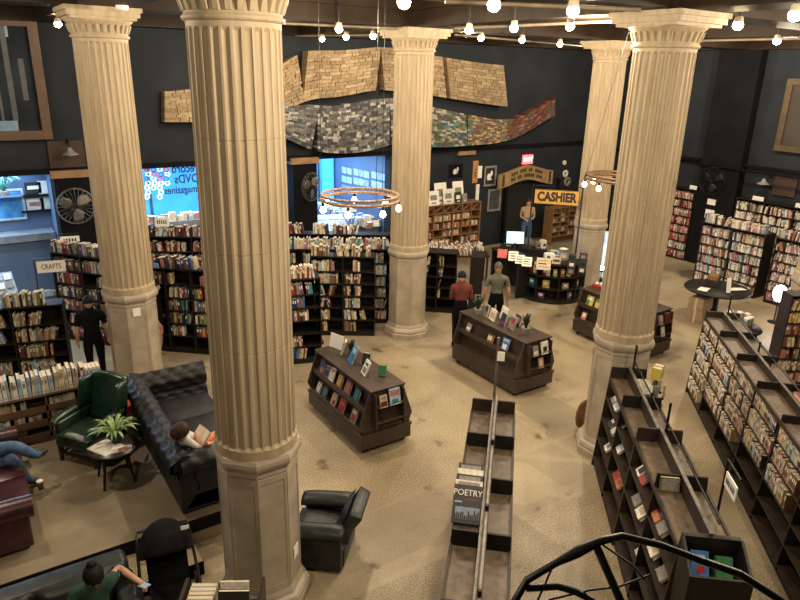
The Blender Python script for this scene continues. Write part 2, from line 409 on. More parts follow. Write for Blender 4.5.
column(CX[0], CY[0], 'tallest looking fluted stone column, left of the lone black armchair', (-math.pi/4, .62))
column(CX[0], CY[1], 'fluted stone column behind the tufted sofa, person in black beside its pedestal', (-3*math.pi/4+math.pi/4, 1.62))
column(CX[1], CY[1], 'fluted stone column in the middle, at the end of the black bookcases', None)
column(CX[1], CY[0], 'fluted stone column with the brown oval board leaning on its pedestal', None)
column(CX[2], CY[1], 'fluted stone column behind the cashier counter', None)
column(CX[2], CY[0], 'stone column pedestal beside the dark red bookcase, mostly out of frame', None)

# ---------------------------------------------------------------- ceiling lights
LAMPS = [(58, 24), (322, 39), (339, 29), (346, 37), (373, 36), (404, 2), (469, 30), (481, 38), (494, 5), (514, 28), (522, 40), (560, 44), (570, 26), (573, 11), (738, 25), (777, 41), (795, 15)]
LPOS = []
def under(x, y):
    for yy in (.05,)+CY+(BW-.25,):
        if abs(y-yy) < .35: return BEAM
    for xx in (-3.58,)+CX+(RW-.1,):
        if abs(x-xx) < .35: return BEAM
    return CEIL
b = MB().mt(mat('cream_conduit', (.5, .42, .3), .5)).lathe([(.035, .10), (.05, .09), (.055, .0), (.05, -.005), (.035, .085), (.03, .09)], 14)
hous_me = b.mesh('lamp_shade')
bulb_me = MB().mt(bulbm).ball((0, 0, .0), .062, 12).mesh('bulb'); bulbc_me = MB().mt(bulbc).ball((0, 0, .0), .062, 12).mesh('bulb')
names = ['beside the capital of the column by the green chair', 'lowest of the four over the left end of the pale sculpture', 'topmost of the four bulbs between the two nearest columns', 'in the middle of the four bulbs above the sculpture', 'next to the capital of the middle column', 'at the top edge above the middle column',
  'just right of the middle column capital', 'under its neighbour right of the middle column', 'large and bright at the top edge, right of the middle column', 'bluish white, among the warm bulbs', 'between the bluish bulb and the back beam', 'hanging lowest near the far column capital',
  'left of the oval board column, second in its stack', 'topmost of the three left of the oval board column', 'right of the oval board column capital', 'low and right, near the slate wall', 'at the far right edge of the ceiling']
for i, (px, py) in enumerate(LAMPS):
    zz = 6.12 if py > 20 else 6.08
    p = G(px, py, zz)
    if p.y > BW-.5: p = AY(px, py, BW-.5)
    if p.x > RW-.6: p = AX(px, py, RW-.6)
    LPOS.append(p)
    t = thing('ceiling_lamp', ('lit ceiling bulb '+names[i]), 'ceiling lamp', p, 0, 'lit bulbs under the ceiling')
    o = bpy.data.objects.new('lamp_shade', hous_me); col.objects.link(o); o.parent = t
    o = bpy.data.objects.new('bulb', bulbc_me if i == 9 else bulb_me); col.objects.link(o); o.parent = t
    MB().mt(blackm).tube([(0, 0, .09), (0, 0, under(p.x, p.y)-p.z)], .012, 6).build('stem', t)
p = G(122, 7, BEAM)
p = AY(122, 7, CY[1]-.35+.1) if False else G(122, 7, BEAM-.02)
tag(MB().mt(white).lathe([(.001, -.05), (.07, -.045), (.085, -.02), (.085, .02)], 18).build('smoke_detector', loc=(p.x, p.y, BEAM-.02)), 'round white smoke detector on the ceiling beam', 'smoke detector')
# ceiling conduits that carry the lamps
for i, (a, c) in enumerate((((285, 25), (396, 30)), ((296, 39), (400, 36)), ((455, 36), (582, 47)), ((455, 30), (640, 22)), ((700, 42), (800, 40)), ((445, 4), (640, 12)))):
    A, Bp = G(*a, 6.2), G(*c, 6.2)
    if A.y > BW-.5: A = AY(*a, BW-.5)
    if Bp.y > BW-.5: Bp = AY(*c, BW-.5)
    if Bp.x > RW-.5: Bp = AX(*c, RW-.5)
    A.z = Bp.z = 6.225
    struct(MB().mt(mat('tan_conduit', (.22, .17, .11), .5)).tube([A, Bp], .024, 8).build('trim_%d' % (40+i)))

# ---------------------------------------------------------------- book sculpture waves on the back wall
def lerp_poly(pts, x):
    for (x0, y0), (x1, y1) in zip(pts, pts[1:]):
        if x <= x1: return y0+(y1-y0)*(x-x0)/(x1-x0)
    return pts[-1][1]
def smooth_poly(pts):
    def f(x): return sum(lerp_poly(pts, min(max(x+d, pts[0][0]), pts[-1][0])) for d in (-14, -9, -5, 0, 5, 9, 14))/7
    return f
def wave(top, bot, rows, blen, panels, colours, name, label, dep, yb):
    t = thing(name, label, 'sculpture', (0, 0, 0))
    ft, fb = smooth_poly(top), smooth_poly(bot)
    for pi, (xa, xb, sk) in enumerate(panels):
        b = MB()
        for r in range(rows):
            v0, v1 = r/rows, (r+.93)/rows
            def pt(u, v):     # point of the wave on the wall plane
                x = u+sk*(v-.5); yt, ybm = ft(x), fb(x)
                return AY(x, yt+(ybm-yt)*v, yb)
            L = (pt(xb, v0)-pt(xa, v0)).length; n = max(2, int(L/blen)); cuts = [0]
            while cuts[-1] < 1: cuts.append(cuts[-1]+random.uniform(.6, 1.4)/n)
            cuts[-1] = 1
            for a, c in zip(cuts, cuts[1:]):
                if c-a < .15/n: continue
                q = [pt(xa+(xb-xa)*s, v) for s, v in ((a, v0), (c-.05/n, v0), (c-.05/n, v1), (a, v1))]
                d = dep*random.uniform(.92, 1.1); mid = (a+c)/2
                b.mt(colours(xa+(xb-xa)*mid, r))
                bk = [(p.x, yb+.20, p.z) for p in q]; fr = [(p.x, yb-d, p.z) for p in q]
                b.add(bk+fr, [(4, 5, 6, 7), (0, 1, 5, 4), (1, 2, 6, 5), (2, 3, 7, 6), (3, 0, 4, 7), (3, 2, 1, 0)], smooth=False)
        b.build('book_panel', t)
    return t
tp = [mat('sculpture_page_%d' % i, c, .85, var=.2, scale=20) for i, c in enumerate([(.25, .175, .095), (.29, .205, .115), (.22, .155, .085), (.33, .245, .145)])]
wave([(163, 92), (240, 84), (282, 65), (298, 50), (340, 51), (382, 46), (434, 56), (470, 62), (505, 66)],
     [(163, 122), (240, 122), (282, 112), (305, 99), (340, 97), (376, 89), (434, 96), (470, 102), (505, 107)], 13, .30,
     [(163.5, 240, 0), (241, 300, 8), (304, 377, -5), (381, 443, 4), (446.5, 504, 4)], lambda x, r: random.choice(tp), 'page_wave_sculpture', 'upper wave sculpture of tan book pages mounted on the slate wall', .10, BW-.22)
gp = [mat('sculpture_spine_%d' % i, c, .6, var=.3, scale=20) for i, c in enumerate([(.07, .065, .06), (.15, .14, .13), (.035, .035, .038), (.32, .30, .27), (.11, .11, .115)])]
def lowc(x, r):
    q = random.random()
    if x < 430: return random.choice(gp)
    if x < 468: return gp[0] if q < .5 else (PM[PIDX['green']] if q < .57 else PM[PIDX['teal']] if q < .64 else PM[PIDX['olive']] if q < .8 else gp[3])
    if x < 505: return PM[PIDX['tan']] if q < .25 else (PM[PIDX['brown']] if q < .6 else PM[PIDX['olive']] if q < .7 else PM[PIDX['yellow']] if q < .73 else gp[1])
    return PM[PIDX['maroon']] if q < .3 else (PM[PIDX['brown']] if q < .65 else PM[PIDX['dusty rose']] if q < .71 else gp[0])
wave([(200, 92), (284, 108), (300, 103), (330, 107), (360, 101), (395, 97), (434, 108), (470, 115), (500, 121), (522, 117), (540, 105), (553, 95)],
     [(200, 112), (284, 137), (310, 151), (340, 154), (370, 151), (395, 142), (434, 148), (470, 145), (500, 143), (525, 133), (553, 113)], 17, .13,
     [(205, 314, -8), (316, 388, 0), (389, 465, 2), (466, 553, 0)], lowc, 'book_spine_wave_sculpture', 'lower wave sculpture of grey, green and rusty book spines on the slate wall', .10, BW-.22)

# ---------------------------------------------------------------- things on the walls
def framed(name, label, cat, Mw, w, h, fw, fm, cm, depth=.06, detail=None):
    """a picture: Mw puts its centre on the wall, the front facing local -y"""
    t = thing(name, label, cat, (0, 0, 0)); t.matrix_world = Mw
    b = MB().mt(fm)
    for x0, x1, z0, z1 in ((-w/2-fw, -w/2, -h/2-fw, h/2+fw), (w/2, w/2+fw, -h/2-fw, h/2+fw), (-w/2, w/2, h/2, h/2+fw), (-w/2, w/2, -h/2-fw, -h/2)): b.box(x0, x1, -depth, 0, z0, z1)
    b.build('frame', t, bevel=.006)
    MB().mt(cm).box(-w/2, w/2, -depth*.45, 0, -h/2, h/2).build('canvas', t)
    if detail: detail(t, w, h, -depth*.45)
    return t
picm = mat('dark_photo_print', (.008, .010, .014), .7, c2=(.022, .03, .042), scale=1.6, spec=.15)
def city(t, w, h, y):
    b = MB().mt(mat('print_blue_white', (.16, .25, .38), .4)); b.box(w*.02, w*.36, y-.003, y, h*.40, h*.5)
    b.box(-w*.4, w*.33, y-.003, y, -h*.50, -h*.40)
    b.mt(mat('print_grey', (.06, .065, .075), .4)); b.box(w*.30, w*.34, y-.004, y, -h*.4, h*.5); b.box(w*.22, w*.24, y-.004, y, -h*.4, h*.42)
    b.box(w*.40, w*.44, y-.004, y, -h*.2, h*.2)
    b.mt(mat('print_pale', (.22, .25, .30), .4))
    for i in range(9): b.box(-w*.35, w*(.16+.04*math.sin(i*3)), y-.004, y, h*(.08-i*.036)-.014, h*(.08-i*.036)+.014)
    b.mt(mat('print_brown', (.10, .07, .05), .4)); b.box(-w*.3, w*.15, y-.004, y, -h*.34, -h*.26)
    b.build('printed_scene', t)
pa, pb = AY(26, 27, BW-.02), AY(37, 130, BW-.02)
hh = pa.z-pb.z
framed('framed_print', 'huge dark framed print high on the slate wall beside the first column', 'picture', T3(pa.x-1.25, BW-.02, (pa.z+pb.z)/2), 2.5, hh, .19, mat('frame_brown', (.07, .035, .018), .5, c2=(.11, .058, .03), scale=4), picm, .16, city)
pa, pb = AX(797, 82, RW-.02), AX(782, 148, RW-.02)
framed('framed_painting', 'gold framed dark painting on the right slate wall', 'picture', T3(RW-.02, min(pa.y, pb.y)-.9, (pa.z+pb.z)/2) @ RZ(-math.pi/2), 1.9, abs(pa.z-pb.z)-.15, .16, mat('old_gold', (.085, .058, .028), .5, .3), mat('umber_canvas', (.035, .027, .02), .7, scale=1.5), .1)
def board(name, label, Mw, w, h):
    o = MB().mt(mat('rust_board', (.030, .015, .009), .7, c2=(.048, .023, .013), scale=3)).box(-w/2, w/2, -.05, 0, -h/2, h/2).build(name, bevel=.005); o.matrix_world = Mw; tag(o, label, 'board'); return o
p = AY(66.5, 154, BW-.02); board('wooden_board', 'square brown board on the wall behind the left barn lamp', T3(p.x, BW-.001, p.z), .72, .58)
p = AX(785, 187, RW-.02); board('wooden_board', 'square rust brown board on the wall by the right barn lamp', T3(RW-.001, p.y, p.z) @ RZ(-math.pi/2), .62, .5)
def barn_lamp(label, p, M):
    t = thing('barn_lamp', label, 'lamp'); t.matrix_world = M
    MB().mt(blackm).tube([(0, .0, .18), (0, -.12, .26), (0, -.26, .26), (0, -.34, .18), (0, -.34, .1)], .014, 8).build('gooseneck', t)
    MB().mt(mat('grey_enamel', (.20, .20, .20), .4)).lathe([(.03, .12), (.05, .10), (.07, .04), (.15, -.01), (.17, -.03), (.165, -.035), (.06, .03), (.02, .05)], 20, T3(0, -.34, 0)).build('lamp_shade', t)
    MB().mt(white).ball((0, -.34, -.02), .05, 10).build('bulb', t)
    MB().mt(blackm).lathe([(.05, -.01), (.05, .02)], 12, T3(0, -.01, .18) @ RX(R(90))).build('wall_plate', t)
p = AY(70, 153, BW-.36); barn_lamp('grey barn lamp on a gooseneck against the left brown board', p, T3(p.x, BW-.03, p.z))
p = AX(763, 183, RW-.36); barn_lamp('grey barn lamp on a gooseneck on the right slate wall', p, T3(RW-.001, p.y, p.z) @ RZ(-math.pi/2))
# wall fans
def fan(label, p, M, r=.36, gm=None, blade=None):
    t = thing('wall_fan', label, 'fan'); t.matrix_world = M
    gm = gm or metal
    b = MB().mt(gm)
    for k in range(3): b.tube([(r*math.cos(a)*(1-.04*abs(k-1)), -.16-.05*(k-1), r*math.sin(a)*(1-.04*abs(k-1))) for a in [2*math.pi*i/28 for i in range(29)]], .006, 5, caps=False)
    for i in range(24):
        a = 2*math.pi*i/24; c, s = math.cos(a), math.sin(a)
        b.tube([(.05*c, -.22, .05*s), (r*.6*c, -.225, r*.6*s), (r*c, -.16, r*s), (r*.6*c, -.10, r*.6*s)], .0028, 4, caps=False)
    b.build('wire_cage', t)
    b = MB().mt(blade or metal)
    for k in range(3):
        a0 = k*2*math.pi/3+.5
        def f(u, v, a0=a0): rr = .05+(r*.86-.05)*v; a = a0+(u-.35)*(.5+.75*math.sin(math.pi*min(1, v*1.1))); return (rr*math.cos(a), -.16+.05*(u-.5), rr*math.sin(a))
        b.grid(f, 6, 6)
    b.build('blade', t, solid=.004)
    MB().mt(blackm).lathe([(.055, -.03), (.06, 0), (.07, .12), (.03, .14)], 14, T3(0, -.19, 0) @ RX(R(-90))).build('motor', t)
    MB().mt(blackm).tube([(0, -.06, 0), (0, .0, -.05), (0, .03, -.12)], .025, 8).build('bracket', t)
p = AY(76, 206, BW-.3); fan('grey wall fan with three blades on the dark pier left of the first column', p, T3(p.x, BW-.16, p.z), .40)
p = AY(309, 187, BW-.3); fan('grey wall fan on the dark pier between the two nearest columns', p, T3(p.x, BW-.16, p.z) @ RZ(R(28)), .38)
p = AX(712, 181, RW-.5); fan('dark wall fan on the black pilaster of the right wall', p, T3(RW-.34, p.y, p.z) @ RZ(-math.pi/2), .40, blackm, blackm)
# framed items in the left bay
bb = AY(38, 186, A1)
def postcard(lbl, px, py, w, h, m, Y=A1, M=None, cat='poster', dk=None):
    p = AY(px, py, Y-.02)
    o = MB().mt(m).box(-w/2, w/2, -.02, 0, -h/2, h/2).build('poster'); o.matrix_world = T3(p.x, Y-.001, p.z) if M is None else M
    tag(o, lbl, cat, 'display cards in the bay')
    if dk: MB().mt(dk).box(-w*.35, w*.35, -.024, -.019, -h*.12, h*.2).build('printed_block', o)
    return o
postcard('small black card with white print, upper pair in the left blue bay', 33, 188, .34, .26, ink, dk=white)
postcard('small white card beside the black one in the left blue bay', 45.5, 187, .32, .30, white)
postcard('small pink card, lower pair in the left blue bay', 35.5, 204.5, .36, .30, PM[PIDX['white']], dk=PM[PIDX['dusty rose']])
postcard('small pale green card beside the pink card in the left bay', 47.5, 203, .30, .30, mat('pale_green_card', (.5, .62, .5), .6))
for (py, nm) in ((194.5, 'upper'), (210, 'lower')):
    p = AY(40.5, py, A1); tag(MB().mt(blackm).box(-.40, .40, -.10, 0, -.02, .02).build('card_ledge', loc=(p.x, A1, p.z)), 'thin dark %s ledge under the cards in the left bay' % nm, 'shelf')
p = AY(7, 205, A1-.03)
framed('framed_print', 'bright blue framed print at the left edge of the bay', 'picture', T3(AY(4, 205, A1).x, A1-.001, p.z), .75, .62, .05, mat('pale_blue_frame', (.4, .5, .6), .5), mat('blue_print', (.02, .16, .55), .4, c2=(.10, .42, .8), scale=4), .05)
# counters under the windows with pale stock along them
def counter(name, x0, x1, y0, y1, z, label):
    b = MB().mt(mat('counter_grey', (.16, .17, .19), .5)).box(x0, x1, y0, y1, z-.16, z)
    b.mt(bluem).box(x0, x1, y0+.12, y1, 0, z-.16)
    o = b.build(name); tag(o, label, 'counter'); return o
z1 = AY(30, 234, A1-.5).z
counter('display_counter', X0+.1, P1[0]-.05, A1-.55, A1-.002, z1, 'grey counter under the cards in the left blue bay')
z2 = AY(185, 219, A2-.55).z
counter('display_counter', P1[1]+.02, P2[0]-.1, A2-.75, A2-.062, z2, 'grey counter below the lettered shop window')
counter('display_counter', X3-1.0, X3-.002, BW+.5, A3-.3, 1.15, 'grey counter along the blue poster wall of the right bay')
# posters along the side wall of the right bay
k = 0
for gx, cols, rows in ((344, 2, 3), (356, 3, 2), (374, 3, 2)):
    for i in range(cols):
        for j in range(rows):
            px, py = gx+i*5.2, 170+(gx-343)*.17+i*1.2+j*9
            p = AX(px, py, X3-.02)
            if p.y > A3-.2 or p.y < BW+.3: continue
            o = MB().mt([mat('pale_print', (.30, .36, .44), .6), PM[PIDX['pale blue']], mat('grey_print', (.22, .27, .34), .6)][k % 3]).box(-.02, 0, -.15, .15, -.10, .10).build('poster', loc=(X3-.001, p.y, p.z)); k += 1
            tag(o, 'small pale print, %s from the left in row %d of its cluster, on the blue bay wall' % (nth(i+1), j+1), 'poster', 'prints on the blue bay wall')
            o['label'] = 'small pale print, %s column, %s row, %s cluster on the blue bay wall' % (nth(i+1), nth(j+1), {344: 'left', 356: 'middle', 374: 'right'}[gx])
# spiky houseplants in the bays
def spiky(name, label, loc, h, n, r, m, pot=True, pr=.09, ph=.14, droop=.5, wd=.02, potmat=None):
    t = thing(name, label, 'plant', loc)
    if pot: MB().mt(potmat or potm).lathe([(pr*.7, 0), (pr*.95, ph*.8), (pr, ph), (pr*.88, ph), (pr*.8, ph*.8), (.001, ph*.78)], 16).build('pot', t)
    z0 = ph*.75 if pot else 0
    b = MB().mt(m); rg = random.Random(hash(label) % 999 if False else len(label))
    for k in range(n):
        a = 2*math.pi*k/n*1.618*3+rg.uniform(-.2, .2); rr = r*rg.uniform(.55, 1); hh = h*rg.uniform(.6, 1); w = wd*rg.uniform(.8, 1.2)
        c, s = math.cos(a), math.sin(a)
        vs = []; fs = []
        for i in range(6):
            u = i/5; x = rr*u; z = z0+hh*(math.sin(u*math.pi*(.5+droop*.4))); ww = w*math.sin(math.pi*(.12+.88*u))**.7 if u < 1 else .001
            vs += [(x*c-ww*s, x*s+ww*c, z), (x*c, x*s, z-ww*.35), (x*c+ww*s, x*s-ww*c, z)]
        for i in range(5): fs += [(i*3, i*3+1, i*3+4, i*3+3), (i*3+1, i*3+2, i*3+5, i*3+4)]
        b.add(vs, fs, smooth=True)
    b.build('leaves', t, solid=.003)
    return t
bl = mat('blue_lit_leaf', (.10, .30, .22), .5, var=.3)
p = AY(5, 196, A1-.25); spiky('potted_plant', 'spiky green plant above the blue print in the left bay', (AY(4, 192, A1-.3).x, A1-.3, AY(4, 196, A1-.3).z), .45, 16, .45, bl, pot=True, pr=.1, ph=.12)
tag(MB().mt(bluem).box(-.35, .35, -.4, 0, -.03, 0).build('plant_ledge', loc=(AY(4, 192, A1-.3).x, A1-.001, AY(4, 196, A1-.3).z-.002)), 'blue ledge carrying the spiky plant in the left bay', 'shelf')
# posters and signs on the right half of the back wall
def wallcard(name, label, cat, px, py, wpx, hpx, m, fm=None, dm=None, dY=.0):
    a, c = AY(px-wpx/2, py, BW-.03), AY(px+wpx/2, py, BW-.03); wd = c.x-a.x; ht = AY(px, py-hpx/2, BW).z-AY(px, py+hpx/2, BW).z
    p = AY(px, py, BW-.03)
    o = MB().mt(m).box(-wd/2, wd/2, -.03, 0, -ht/2, ht/2).build(name, loc=(p.x, BW-.002-dY, p.z)); tag(o, label, cat)
    if fm:
        b = MB().mt(fm); f = min(wd, ht)*.12
        for x0, x1, z0, z1 in ((-wd/2, -wd/2+f, -ht/2, ht/2), (wd/2-f, wd/2, -ht/2, ht/2), (-wd/2+f, wd/2-f, ht/2-f, ht/2), (-wd/2+f, wd/2-f, -ht/2, -ht/2+f)): b.box(x0, x1, -.05, -.03, z0, z1)
        b.build('frame', o)
    if dm:
        b = MB().mt(dm); b.ball((-wd*.08, -.03, -ht*.04), min(wd, ht)*.18, 10, sc=(1, .1, 1.2)); b.ball((wd*.12, -.03, ht*.12), min(wd, ht)*.12, 10, sc=(.8, .1, 1.5)); b.box(-wd*.22, wd*.15, -.034, -.029, -ht*.2, -ht*.14); b.build('printed_picture', o)
    return o
wallcard('poster', 'black framed print with a white figure, left of the arched sign', 'poster', 490, 176, 12, 20, ink, mat('grey_frame', (.22, .21, .19), .5), white)
wallcard('chalkboard', 'dark chalkboard notice on the wall below the black framed print', 'chalkboard', 494, 200, 13, 22, mat('slate_board', (.05, .052, .055), .6), mat('grey_frame', (.22, .21, .19), .5))
wallcard('vertical_sign', 'narrow upright wooden sign with dark characters beside the black pillar', 'sign', 475.5, 172, 5, 22, mat('sign_orange_wood', (.42, .20, .08), .6), None, ink)
wallcard('poster', 'small pale poster just right of the narrow wooden sign', 'poster', 480, 172, 4, 12, white)
wallcard('poster', 'white poster strip hanging under the narrow wooden sign', 'poster', 477.5, 193, 3, 17, white)
wallcard('t_shirt', 'black shirt with pale print hung on the dark wall above the rack', 'shirt', 456, 171, 13, 13, blackc, None, whitec)
p = AY(528, 159.5, BW-.05)
t = thing('exit_sign', 'small red lit exit sign above the arched sign', 'sign', (p.x, BW-.002, p.z))
MB().mt(mat('exit_sign_face', (.8, .08, .08), .5, emit=(1, .10, .10), es=1.6, var=0)).box(-.22, .22, -.06, 0, -.15, .15).build('sign_box', t, bevel=.01)
text('EXIT', .2, mat('exit_letters', (.9, .7, .7), .5, emit=(1, .6, .6), es=2.0, var=0), T3(0, -.062, 0) @ UPRIGHT, t, 'letter_panel')
# arched wooden sign
c0, c1 = AY(501, 176, BW-.4), AY(554, 176, BW-.4); xm = (c0.x+c1.x)/2; hw = (c1.x-c0.x)/2; zm = AY(528, 182, BW-.4).z
t = thing('arched_sign', 'long arched wooden sign over the dark doorway behind the cashier', 'sign', (xm, BW-.30, zm))
def arc(u): return .26*math.exp(-((u*1.25)**2)*1.3) + .03
b = MB().mt(mat('aged_sign_wood', (.22, .14, .06), .6, c2=(.34, .23, .10), scale=3))
nn = 24
for i in range(nn):
    u0, u1 = -1+2*i/nn, -1+2*(i+1)/nn
    b.hexa([(u0*hw, -.05, arc(u0)-.22), (u1*hw, -.05, arc(u1)-.22), (u1*hw, .05, arc(u1)-.22), (u0*hw, .05, arc(u0)-.22)], [(u0*hw, -.05, arc(u0)+.24), (u1*hw, -.05, arc(u1)+.24), (u1*hw, .05, arc(u1)+.24), (u0*hw, .05, arc(u0)+.24)])
b.build('sign_board', t)
b = MB().mt(mat('sign_brown_dark', (.06, .03, .015), .6))
for row, zz in ((0, .10), (1, -.07)):
    for i in range(15):
        u = -.55+1.1*i/14
        if i in ((3, 7, 10) if row == 0 else (2, 5, 11)): continue
        b.box(u*hw-.045, u*hw+.03, -.056, -.049, arc(u)+zz-.05, arc(u)+zz+.06)
b.build('lettering', t)
for u in (-.86, .88): MB().mt(mat('sign_brown_dark', (.06, .03, .015), .6)).box(u*hw-.05, u*hw+.05, -.056, -.049, arc(u)-.18, arc(u)+.2).build('painted_band', t)
b = MB().mt(blackm)
for u in (-.7, .7): b.box(u*hw-.03, u*hw+.03, .05, .298, arc(u), arc(u)+.05)
b.build('bracket', t)
# dark doorway below the sign
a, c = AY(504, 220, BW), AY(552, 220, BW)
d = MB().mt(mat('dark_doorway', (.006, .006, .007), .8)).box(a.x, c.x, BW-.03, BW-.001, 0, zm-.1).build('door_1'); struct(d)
f = MB().mt(wallb).box(a.x-.12, a.x, BW-.09, BW-.001, 0, zm-.05).box(c.x, c.x+.12, BW-.09, BW-.001, 0, zm-.05).build('door_frame', d)
# pale cards on the right pilaster and the white globe ornaments by the sign
for i, (px, py, w_, h_) in enumerate(((711.5, 202, .26, .17), (709.5, 214, .28, .26))):
    p = AX(px, py, RW-.33)
    o = MB().mt(white).box(-.02, 0, -w_/2, w_/2, -h_/2, h_/2).build('notice_card', loc=(RW-.321, p.y, p.z)); tag(o, ('upper' if i == 0 else 'lower')+' white notice card on the black pilaster', 'notice', 'cards on the pilaster')
b = 0
for lbl, px, py, r_ in (('white crescent ornament on the wall right of the arched sign', 566, 163, .08), ('round pale ornament on the wall below the crescent', 567, 174, .13), ('lower round grey ornament on the wall beside the far column', 569, 182, .17)):
    p = AY(px, py, BW-.1); o = MB().mt(PM[PIDX['white']] if r_ < .15 else PM[PIDX['grey']]).lathe([(r_*.35, 0), (r_, 0), (r_, .05), (r_*.35, .05), (r_*.35, 0)], 18, UPRIGHT, caps=False).build('wall_ornament', loc=(p.x, BW-.002, p.z)); tag(o, lbl, 'ornament')
# ---------------------------------------------------------------- books
BOOKN = [0]
def spine_mesh(i):
    b = MB().mt(PM[i]); x, y, z = .5, 1, 1
    b.box(-.5, -.5+.08, 0, 1, 0, 1); b.box(.5-.08, .5, 0, 1, 0, 1); b.box(-.42, .42, 0, .03, 0, 1)
    b.mt(paper).box(-.42, .42, .03, .97, .015, .985)
    if PAL[i][0] not in ('white', 'cream', 'beige', 'pale blue'): b.mt(PM[1])
    else: b.mt(PM[2])
    b.box(-.30, .30, -.004, 0, .55, .82); b.box(-.22, .22, -.004, 0, .10, .16)
    return b.mesh('book')
SPINE = [spine_mesh(i) for i in range(len(PAL))]
def sbook(M, w, d, h, ci, label, group):
    """a standing book: spine to local -y, centred on x, bottom at z=0"""
    o = bpy.data.objects.new('book', SPINE[ci]); col.objects.link(o)
    o.matrix_world = M @ Matrix.Diagonal((w, d, h, 1)); tag(o, label, 'book', group); BOOKN[0] += 1; return o
STUFF = MB()
def stuff_row(M, x0, x1, z, hmin, hmax, dep, pal, fillr=1., lean=.25, wmin=.018, wmax=.05, yf=0.):
    x = x0; rg = random
    while x < x1-.02:
        if rg.random() > fillr: x += rg.uniform(.05, .3); continue
        n = rg.randint(3, 9); le = rg.uniform(-lean, lean) if rg.random() < .35 else 0
        for k in range(n):
            w = rg.uniform(wmin, wmax); h = rg.uniform(hmin, hmax)
            if x+w > x1: break
            ci = PIDX[rg.choice(pal)]
            A = M @ T3(x+w/2, yf+rg.uniform(0, .03), z) @ RY(le)
            STUFF.mt(PM[ci]).box(-w/2, w/2, 0, dep*rg.uniform(.8, 1), 0, h, A, top=paper)
            if h > .18 and rg.random() < .5: STUFF.mt(PM[1] if ci not in (0, 1, 18) else PM[2]).box(-w*.3, w*.3, -.003, .001, h*.5, h*.8, A)
            x += w+.002+(abs(math.sin(le))*.02)
        x += rg.choice([0, 0, 0, .01, .04])
        if le: x += .05
WARM = ['cream', 'white', 'grey', 'brown', 'tan', 'beige', 'dusty rose', 'maroon', 'black', 'cream', 'beige', 'pale blue', 'olive']
MIXED = ['cream', 'white', 'white', 'grey', 'black', 'brown', 'maroon', 'red', 'pink', 'teal', 'blue', 'navy', 'beige', 'yellow', 'green', 'black', 'purple']
PALE = ['cream', 'white', 'white', 'beige', 'cream', 'pale blue', 'dusty rose']
PINKS = ['white', 'cream', 'grey', 'pink', 'dusty rose', 'black', 'maroon', 'white', 'beige', 'white', 'brown', 'cream', 'white', 'grey', 'dusty rose', 'pale blue']
DARKS = ['black', 'maroon', 'brown', 'navy', 'grey', 'white', 'cream', 'olive', 'beige', 'red', 'purple']
ARTC = ['white', 'red', 'pale blue', 'yellow', 'pink', 'black', 'orange', 'cream', 'teal', 'navy']
def fbook(M, w, h, d, ci, label, group, arts=None, name='book', cat='book'):
    """a book shown face out: front cover to local -y, standing on z=0"""
    b = MB().mt(PM[ci]).box(-w/2, w/2, -d, -d+.004, 0, h).box(-w/2, w/2, -.004, 0, 0, h).box(-w/2, -w/2+.005, -d, 0, 0, h)
    b.mt(paper).box(-w/2+.005, w/2-.004, -d+.004, -.004, .004, h-.004)
    for (x0, x1, z0, z1, c) in (arts or []): b.mt(PM[PIDX[c]] if isinstance(c, str) else c).box(x0*w, x1*w, -d-.0015, -d, z0*h, z1*h)
    o = b.build(name); o.matrix_world = M; tag(o, label, cat, group); BOOKN[0] += 1; return o
def art(): 
    a, c, e = random.sample(ARTC, 3); k = random.randint(0, 3)
    if k == 0: return [(-.4, .4, .72, .9, a), (-.3, .3, .15, .6, c)]
    if k == 1: return [(-.5, .5, .0, .5, a), (-.35, .35, .6, .7, c), (-.25, .25, .78, .86, c)]
    if k == 2: return [(-.36, .36, .12, .88, a), (-.25, .25, .65, .78, c)]
    return [(-.4, .3, .80, .92, a), (-.4, .1, .66, .74, a), (-.1, .38, .1, .5, c)]

